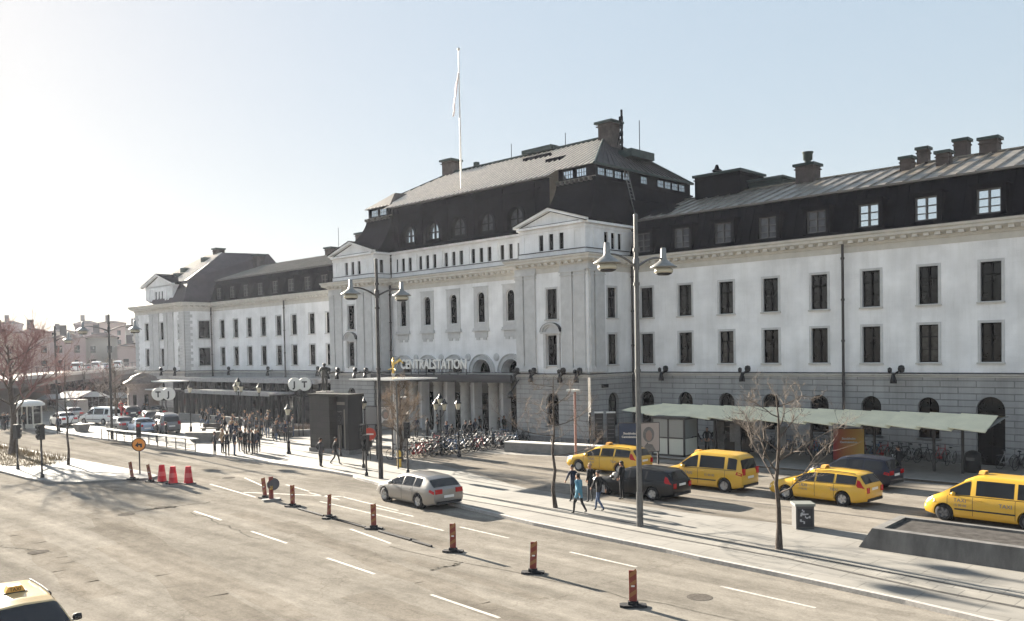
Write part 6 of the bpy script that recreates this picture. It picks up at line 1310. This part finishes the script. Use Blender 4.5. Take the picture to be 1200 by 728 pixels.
t = thing('cabinet', at(664, 521), 'small pale grey cabinet behind the long low wall', 'cabinet', None, R(45)); b = MB(); b.box(-.5, .5, -.35, .35, 0, 1.15); b.build('body', mat('cabinet_grey', (.30, .30, .28), .6), t); b = MB(); b.box(-.515, -.501, -.3, .3, .1, 1.1); b.build('door', mat('cabinet_pale', (.50, .49, .44), .6), t)
# black kiosk tower
t = thing('kiosk_tower', at(392, 533), 'black stone lift tower with rough side panels and a recessed dark opening', 'kiosk', None, 0, world=True)
KA, KB = at(364, 529), at(409, 533); KC = KB + Vector((-(KB - KA).y, (KB - KA).x, 0)).normalized() * 1.3; KD = KA + KC - KB
def kq(u_, v_): p = KA + (KB - KA) * u_ + (KD - KA) * v_; return (p.x, p.y)
b = MB(); b.prism([kq(0, 0), kq(.52, 0), kq(.52, 1), kq(0, 1)], 0, 3.9); b.build('side_block', masonry('dark_stone_tower', (.050, .044, .039), (.018, .016, .015), .9, .42, .02, .5, .7, .3), t, fix=True)
b = MB(); b.prism([kq(.92, 0), kq(1, 0), kq(1, 1), kq(.92, 1)], 0, 3.9); b.prism([kq(.52, .5), kq(.92, .5), kq(.92, 1), kq(.52, 1)], 0, 3.9); b.build('rear_wall', M_BLACK, t, fix=True)
b = MB(); b.prism([kq(-.03, -.04), kq(1.03, -.04), kq(1.03, 1.04), kq(-.03, 1.04)], 3.9, 4.08); b.build('roof', M_BRONZE, t, fix=True)
b = MB(); b.prism([kq(-.02, -.05), kq(1.02, -.05), kq(1.02, 1.05), kq(-.02, 1.05)], 0, .28); b.build('plinth', M_PLINTH, t, fix=True)
b = MB(); b.prism([kq(.60, .40), kq(.66, .40), kq(.66, .45), kq(.60, .45)], .3, 2.2); b.prism([kq(.74, .40), kq(.80, .40), kq(.80, .45), kq(.74, .45)], .3, 3.0); b.prism([kq(.56, .42), kq(.88, .42), kq(.88, .46), kq(.56, .46)], 3.3, 3.5); b.build('door_frame', mat('weathered_steel', (.24, .22, .19), .5, metal=.3), t, fix=True)
# statue behind the kiosk
t = thing('statue', at(382, 507), 'dark bronze standing statue on a tall pedestal behind the kiosk tower', 'statue', None, R(-50)); b = MB(); b.lathe([(1.0, 0), (1.0, .3), (.7, .4), (.65, 3.3), (.8, 3.45), (.8, 3.6)], (0, 0, 0), 8); b.build('pedestal', M_PLINTH, t)
nm, hm, em = PM['coat']; o = link('figure', nm.copy(), t); o.location = (0, 0, 3.6); o.scale = (1.5, 1.75, 1.42); o.data.materials.clear(); o.data.materials.append(M_BRONZE)
for p in o.data.polygons: p.material_index = 0
# flat bright roof on posts in front of the entrance, gilded sculpture
t = thing('stop_canopy', (-43, 33, 0), 'thin flat roof catching the sun on slender posts in front of the entrance', 'canopy', world=True)
b = MB(); b.box(-45.4, -41.0, 32.0, 35.4, 5.20, 5.28); b.build('roof_slab', mat('glossy_white_roof', (.82, .82, .80), .12, metal=.3), t); b = MB(); b.tube([(-41.2, 32.4, 0), (-41.2, 32.4, 5.2)], .05, 8); b.build('post', M_POLE, t); b = MB(); b.tube([(-44.9, 34.9, 0), (-44.9, 34.9, 5.2)], .05, 8); b.build('post', M_POLE, t)
t = thing('gilded_sculpture', at(463, 527), 'gilded winged figure on a tall slim column above the bare twigs', 'sculpture'); b = MB(); b.lathe([(.35, 0), (.35, .3), (.14, .5), (.10, 5.3), (.2, 5.4), (.2, 5.5)], (0, 0, 0), 10); b.build('column', M_GREY, t)
b = MB(); b.smooth = True; b.tube([(0, 0, 5.5), (0, 0, 5.9), (0, 0, 6.2), (0, 0, 6.42)], [.13, .10, .15, .07], 8); b.lathe([(.02, 0), (.1, .06), (.11, .14), (.02, .24)], (0, 0, 6.42), 8); b.build('figure', M_GOLD, t)
for s in (-1, 1): b = MB(); b.tube([(s * .08, .08, 6.2), (s * .5, .4, 6.45), (s * .78, .6, 6.2)], [.10, .13, .03], 6); b.tube([(s * .12, 0, 5.85), (s * .55, -.2, 5.75)], [.06, .03], 6); b.build('wing', M_GOLD, t)
t.scale = (.75, .75, .98)
t = thing('yellow_post', at(468, 547.5), 'short yellow post in front of the bicycles', 'bollard'); b = MB(); b.lathe([(.13, 0), (.13, .85), (.10, .95), (.02, 1.0)], (0, 0, 0), 10); b.build('body', M_YEL, t); b = MB(); b.lathe([(.135, .5), (.135, .62)], (0, 0, 0), 10); b.build('band', M_BLACK, t)
# big square stone post by the canopy
t = thing('stone_post', at(472, 530), 'tall square grey stone post behind the bare twigs', 'post', None, R(45)); t.location = at(471, 527); b = MB(); b.box(-.32, .32, -.32, .32, 0, 3.6); b.build('shaft', M_CONC, t); b = MB(); b.box(-.38, .38, -.38, .38, 3.6, 3.72); b.build('cap', M_KERB, t)
# stone gatehouse at the left end
t = thing('gatehouse', at(169, 488), 'small octagonal stone gatehouse with a heavy pale cornice beside the left pavilion', 'building', None, R(10)); b = MB()
b.lathe([(3.1, 0), (3.1, .5), (2.9, .55), (2.9, 4.5), (3.1, 4.6), (3.5, 4.9), (3.6, 5.1)], (0, 0, 0), 8); b.build('wall', mat('gatehouse_stone', (.30, .25, .23), .85, noise=.15), t)
b = MB(); b.lathe([(3.75, 5.1), (3.7, 5.25), (2.6, 5.7), (2.3, 6.1), (.8, 6.6), (.1, 6.8)], (0, 0, 0), 8); b.build('roof', mat('gatehouse_roof', (.12, .10, .09), .7, noise=.3), t)
for a in (200, 245, 290, 335): b = MB(); c, s = math.cos(R(a + 2.5)), math.sin(R(a + 2.5)); b.cbox(0, 0, 0, .08, .7, 2.2); o = b.build('window', M_GLASS, t); o.location = (c * 2.72, s * 2.72, 2.3); o.rotation_euler.z = R(a + 2.5)
t.scale = (.60, .60, .76)
# white kiosk at far left and parasol stall
t = thing('white_kiosk', at(35, 501.5), 'white kiosk with a flat pale roof at far left beyond the grass', 'kiosk', None, R(35)); b = MB()
for sx in (-1.4, -.5, .4, 1.4):
    for sy in (-1.0, 1.0): b.box(sx - .08, sx + .08, sy - .08, sy + .08, 0, 2.6)
b.box(-1.4, 1.4, -1.0, 1.0, 0, .5); b.build('frame', mat('kiosk_white', (.55, .54, .50), .6), t); b = MB(); b.box(-1.3, 1.3, -.92, .92, .5, 2.5); b.build('glazing', M_GLASS, t); b = MB(); b.lathe([(2.3, 2.6), (2.3, 2.85), (1.6, 3.15), (.1, 3.3)], (0, 0, 0), 8); b.build('roof', M_WHITE, t); t.scale = (.62, .62, .85)
t = thing('market_stall', at(85, 487), 'small white market stall with a bright awning beyond the parked white car', 'stall', None, R(35)); b = MB(); b.box(-1.4, 1.4, -1, 1, 0, 1.9); b.build('counter', mat('stall_body', (.34, .33, .32), .7), t); b = MB(); b.add([(-1.8, -1.6, 2.2), (1.8, -1.6, 2.2), (1.8, 1.2, 2.9), (-1.8, 1.2, 2.9), (-1.8, -1.6, 2.1), (1.8, -1.6, 2.1), (1.8, 1.2, 2.8), (-1.8, 1.2, 2.8)], [(0, 1, 2, 3), (7, 6, 5, 4), (0, 4, 5, 1), (1, 5, 6, 2), (2, 6, 7, 3), (3, 7, 4, 0)]); b.build('awning', mat('stall_cloth', (.36, .35, .34), .8), t)
for px, py, l in ((112, 480, 'white tent roof behind the parked cars at left'), (140, 482, 'white tent roof left of the stone gatehouse'), (60, 484, 'blue and white information stand left of the market stall')):
    t = thing('market_tent', at(px, py), l, 'tent', 'small tents beyond the forecourt', R(30)); t.scale = (.62, .62, .8); b = MB()
    for sx in (-2, 2):
        for sy in (-1.4, 1.4): b.box(sx - .05, sx + .05, sy - .05, sy + .05, 0, 2.2)
    b.build('frame', M_POLE, t); b = MB(); b.add([(-2.2, -1.6, 2.2), (2.2, -1.6, 2.2), (2.2, 1.6, 2.2), (-2.2, 1.6, 2.2), (-1.2, 0, 3.0), (1.2, 0, 3.0)], [(0, 1, 5, 4), (1, 2, 5), (2, 3, 4, 5), (3, 0, 4)]); b.build('roof', mat('stall_cloth', (.36, .35, .34), .8), t)
# ================================================================ bicycles
def bike_proto(paint):
    t = thing('bicycle', (0, 0, 0), 'bicycle', 'bicycle'); r = .34
    for x in (-.52, .52):
        b = MB(); n = 18; b.tube([(x + math.cos(2 * math.pi * i / n) * r, 0, r + math.sin(2 * math.pi * i / n) * r) for i in range(n + 1)], .022, 4, False); w_ = b.build('wheel', M_RUBBER, t)
        b = MB()
        for i in range(8): a = 2 * math.pi * i / 8; b.add([(x, -.02, r), (x, .02, r), (x + math.cos(a) * r, 0, r + math.sin(a) * r)], [(0, 1, 2)])
        b.build('spokes', M_POLE, w_)
    b = MB(); bb = (-.08, 0, .30); hd = (.38, 0, .80); st_ = (-.20, 0, .82)
    for p, q in ((bb, hd), (bb, st_), (st_, hd), (st_, (-.52, 0, .34)), (bb, (-.52, 0, .34)), (hd, (.52, 0, .34)), (st_, (-.24, 0, .95)), (hd, (.35, 0, 1.0))): b.tube([p, q], .022, 5)
    b.tube([(-.08, -.1, .30), (-.08, .1, .30)], .09, 8); b.build('frame', paint, t); b = MB(); b.tube([(.30, -.28, 1.02), (.36, 0, 1.0), (.30, .28, 1.02)], .018, 5); b.build('handlebar', M_POLE, t)
    b = MB(); b.lathe([(.02, 0), (.10, .02), (.09, .06), (.02, .08)], (-.26, 0, .95), 8); b.build('saddle', M_BLACK, t)
    b = MB(); b.box(-.75, -.35, -.08, .08, .72, .745); b.build('carrier', M_BLACK, t); snap(t); return t
protos = [bike_proto(m) for m in (M_BLACK, M_WHITE, mat('bike_red', (.30, .03, .03), .4), mat('bike_blue', (.04, .10, .22), .4), mat('bike_silver', (.35, .35, .35), .35, metal=.4))]
names = ('black', 'white', 'red', 'blue', 'silver'); random.seed(21)
def put_bikes(spots, where, grp, rz0):
    for p in spots:
        i = random.choice((0, 0, 0, 1, 2, 3, 4)); c = place(protos[i], p, rz0 + random.uniform(-.25, .25), '%s bicycle %s' % (names[i], where), grp)
        c.rotation_euler.x = random.uniform(-.12, .12)
sp = []
for row, (pa, pb, n) in enumerate(((at(466, 539), at(642 - 30, 522), 24), (at(490, 533), at(620, 518), 22), (at(480, 527), at(600, 515), 12))):
    for i in range(n): sp.append(pa.lerp(pb, (i + random.uniform(-.2, .2)) / n))
put_bikes(sp, 'parked in the dense racks in front of the station entrance', 'bicycles in the racks at the entrance', R(20))
sp = [Vector((x + random.uniform(-.25, .25), 51.7 + random.uniform(-.3, .3), .12)) for x in [-27.5 + i * .62 for i in range(32)] if not (-16.5 < x < -14.0)]
put_bikes(sp, 'leaning in the row along the rusticated wall behind the shelter', 'bicycles along the station wall', R(80))
for p, l in ((at(462, 541), None),): pass
# ================================================================ bare trees
def bare_tree(name, loc, label, h, seed, r0=.11, spread=1.0, first=.35, dens=1.0, droop=0, m=M_BARK, tm=M_TWIG, up=.6, guard=False, group=None, kmin=1):
    random.seed(seed); t = thing(name, loc, label, 'tree', group); tr = MB(); cr = MB()
    pts = [Vector((0, 0, -.05))]; n = 7
    for i in range(1, n + 1): pts.append(Vector((random.uniform(-.04, .04) * h * .3, random.uniform(-.04, .04) * h * .3, h * .82 * i / n)) * 1.0)
    rs = [r0 * (1 - .80 * i / n) for i in range(n + 1)]; rs[0] *= 1.35; tr.tube(pts, rs, 9)
    def br(p, d, l, r_, lev):
        k = 4; q = [p]; dd = d.copy()
        for i in range(k):
            dd = (dd + Vector((random.gauss(0, .16), random.gauss(0, .16), random.gauss(.06, .1) - droop * i * .1))).normalized(); q.append(q[-1] + dd * l / k)
        (tr if lev == 0 else cr).tube(q, [r_ * (1 - .8 * i / k) for i in range(k + 1)], 5 if lev == 0 else (4 if lev == 1 else 3), False)
        if lev >= 3: return
        m_ = int((5, 5, 4)[lev] * dens) + 1
        for i in range(m_):
            f = random.uniform(.25, 1.0); j = min(int(f * k), k - 1); pp = q[j].lerp(q[j + 1], f * k - j); ax = Vector((random.gauss(0, 1), random.gauss(0, 1), random.gauss(.2, .7))).normalized()
            br(pp, (dd * .75 + ax * .75).normalized(), l * random.uniform(.38, .62), max(r_ * .48, .006), lev + 1)
    nb = int(11 * dens)
    for i in range(nb):
        f = first + (1 - first) * (i / nb); z = h * .82 * f; j = min(int(f * n), n - 1); p = pts[j].lerp(pts[j + 1], f * n - j); a = i * 2.4 + random.uniform(-.4, .4)
        l = h * .36 * spread * (1.15 - .65 * (f - first) / (1 - first)) * random.uniform(.8, 1.2); br(p, Vector((math.cos(a), math.sin(a), up + random.uniform(-.2, .3))).normalized(), l, r0 * .38 * (1.1 - f * .5), 0)
    tr.build('trunk', m, t); cr.build('crown', tm, t)
    return t
bare_tree('bare_tree', at(651, 595), 'slim bare tree with few branches between silver car and blue anorak', 6.9, 31, .085, .80, .40, .8, up=.30)
bare_tree('bare_tree', at(913, 643.5), 'bare twiggy young tree in front of the yellow taxis', 6.3, 12, .10, .84, .36, .82, tm=mat('pale_twig_bark', (.15, .125, .105), .9, noise=.3), up=.60)
bare_tree('bare_tree', at(470, 541), 'bare tree with dense upright twigs under the sunlit flat roof', 5.6, 14, .13, .85, .22, 1.35, tm=mat('brown_twigs', (.20, .15, .11), .9), up=1.3)
bare_tree('bare_tree', at(15, 533), 'big bare tree with a thick trunk at the left edge on the traffic island', 9.6, 5, .26, 1.15, .36, 1.35, tm=mat('reddish_twigs', (.20, .10, .09), .9), up=.7)
bare_tree('bare_tree', at(80, 545), 'young thin bare tree on the traffic island right of the traffic lights', 8.2, 17, .08, .5, .35, .8, tm=mat('reddish_twigs', (.20, .10, .09)), up=.9)
bare_tree('bare_tree', at(137, 505), 'bare tree standing behind the white railing left of the arrow sign', 7.0, 23, .16, .9, .3, 1.0, up=.8)
random.seed(40)
for i, (px, py, hh, l) in enumerate(((30, 476, 7, 'leafless tree under the viaduct, first from the left'), (72, 474, 6, 'leafless tree under the viaduct, second from the left'), (100, 473, 7.5, 'leafless tree under the viaduct, third from the left'), (122, 474, 6.5, 'leafless tree under the viaduct, rightmost'), (3, 478, 8, 'leafless tree at the very left edge below the viaduct'))):
    bare_tree('leafless_tree', at(px, py), l, hh, 50 + i, .16, 1.1, .2, .9, tm=mat('reddish_twigs', (.20, .10, .09)), up=.8, group='leafless trees in front of the viaduct')
sh = MB(); random.seed(41)
for i in range(9000):
    q = at(random.uniform(0, 150), random.uniform(471, 477)); c = q + Vector((random.gauss(0, 1.4), random.gauss(0, 1.4), random.uniform(0, 3.0))); d = Vector((random.gauss(0, 1), random.gauss(0, 1), random.gauss(0, 1))) * .5; e = Vector((random.gauss(0, 1), random.gauss(0, 1), random.gauss(0, 1))) * .30; sh.add([c, c + d, c + e], [(0, 1, 2)])
tag(sh.build('undergrowth', mat('winter_scrub', (.04, .028, .026), .95, noise=.4, scale=2)), 'dark leafless scrub in front of the viaduct wall', kind='stuff')
# cars on the viaduct
for s_, m_, i in ((95, P_WHITE, 0), (103, P_GREY, 1), (112, P_WHITE, 2), (121, P_BLUE, 3), (136, P_WHITE, 4), (190, P_WHITE, 5)):
    p = P0 + VU * s_ + VN * -3.2; nmz = ('first', 'second', 'third', 'fourth', 'fifth', 'last')[i]
    car('parked_car', dict(SEDAN, sign=None, decal=None) if i % 2 else dict(MPV, sign=None, decal=None), (p.x, p.y, 4.5), math.atan2(VU.y, VU.x), 'small distant car on the far viaduct, %s from the left' % nmz, m_, 'cars on the viaduct')
# ---------------------------------------------------------------- air
if HAZE:
    b = MB(); b.box(-1510, 910, -910, 1510, -4, 35); hz = b.build('haze', None); hz.data.materials.clear()
    m = bpy.data.materials.new('haze'); m.use_nodes = True; nt = m.node_tree; nt.nodes.remove(nt.nodes['Principled BSDF']); v = nt.nodes.new('ShaderNodeVolumePrincipled'); v.inputs['Color'].default_value = (.80, .86, 1.0, 1); v.inputs['Density'].default_value = HAZE; v.inputs['Anisotropy'].default_value = .35
    nt.links.new(v.outputs[0], nt.nodes['Material Output'].inputs['Volume']); hz.data.materials.append(m); tag(hz, 'thin bright spring haze over the whole forecourt', kind='stuff')
# pieces that stand apart become parts of their own
def split_pieces(o, gap=.04):
    me = o.data; nv = len(me.vertices); par = list(range(nv))
    def f(i):
        while par[i] != i: par[i] = par[par[i]]; i = par[i]
        return i
    for p in me.polygons:
        a = f(p.vertices[0])
        for v_ in p.vertices[1:]: par[f(v_)] = a
    grp = {}
    for p in me.polygons: grp.setdefault(f(p.vertices[0]), []).append(p.index)
    bb = []
    for r_, ps in grp.items():
        vs = {v_ for i in ps for v_ in me.polygons[i].vertices}; co = [me.vertices[v_].co for v_ in vs]
        bb.append([[min(c[k] for c in co) - gap for k in range(3)], [max(c[k] for c in co) + gap for k in range(3)], ps])
    ch = True
    while ch:
        ch = False
        for i in range(len(bb)):
            for j in range(i + 1, len(bb)):
                if all(bb[i][0][k] <= bb[j][1][k] and bb[j][0][k] <= bb[i][1][k] for k in range(3)):
                    bb[i] = [[min(bb[i][0][k], bb[j][0][k]) for k in range(3)], [max(bb[i][1][k], bb[j][1][k]) for k in range(3)], bb[i][2] + bb[j][2]]; del bb[j]; ch = True; break
            if ch: break
    if len(bb) < 2: return
    for q in bb:
        idx = {}; vs = []; fs = []
        for i in q[2]:
            fc_ = []
            for v_ in me.polygons[i].vertices:
                if v_ not in idx: idx[v_] = len(vs); vs.append(tuple(me.vertices[v_].co))
                fc_.append(idx[v_])
            fs.append(fc_)
        m2 = bpy.data.meshes.new(me.name); m2.from_pydata(vs, [], fs)
        for mm in me.materials: m2.materials.append(mm)
        for p, i in zip(m2.polygons, q[2]): p.material_index = me.polygons[i].material_index; p.use_smooth = me.polygons[i].use_smooth
        c = o.copy(); c.data = m2; col.objects.link(c)
    bpy.data.objects.remove(o)
SPL = ('glass_screen', 'quoins', 'hall_roof_hip', 'plinth', 'ridge_box', 'timetable', 'pier', 'frieze', 'post', 'baluster', 'stand', 'leg', 'attic_pilaster', 'skylight', 'joint', 'roof_hatch', 'window_panel', 'glass_pane', 'lower_panel', 'number_plate', 'grille', 'door_seams', 'lamp_cap', 'frame', 'hall_roof_hip', 'portico_interior')
for o in list(scene.objects):
    if o.type == 'MESH' and o.parent and o.name.split('.')[0] in SPL and not o.children and o.data.users == 1: split_pieces(o)
print('people', NP[0], 'objects', len(scene.objects))
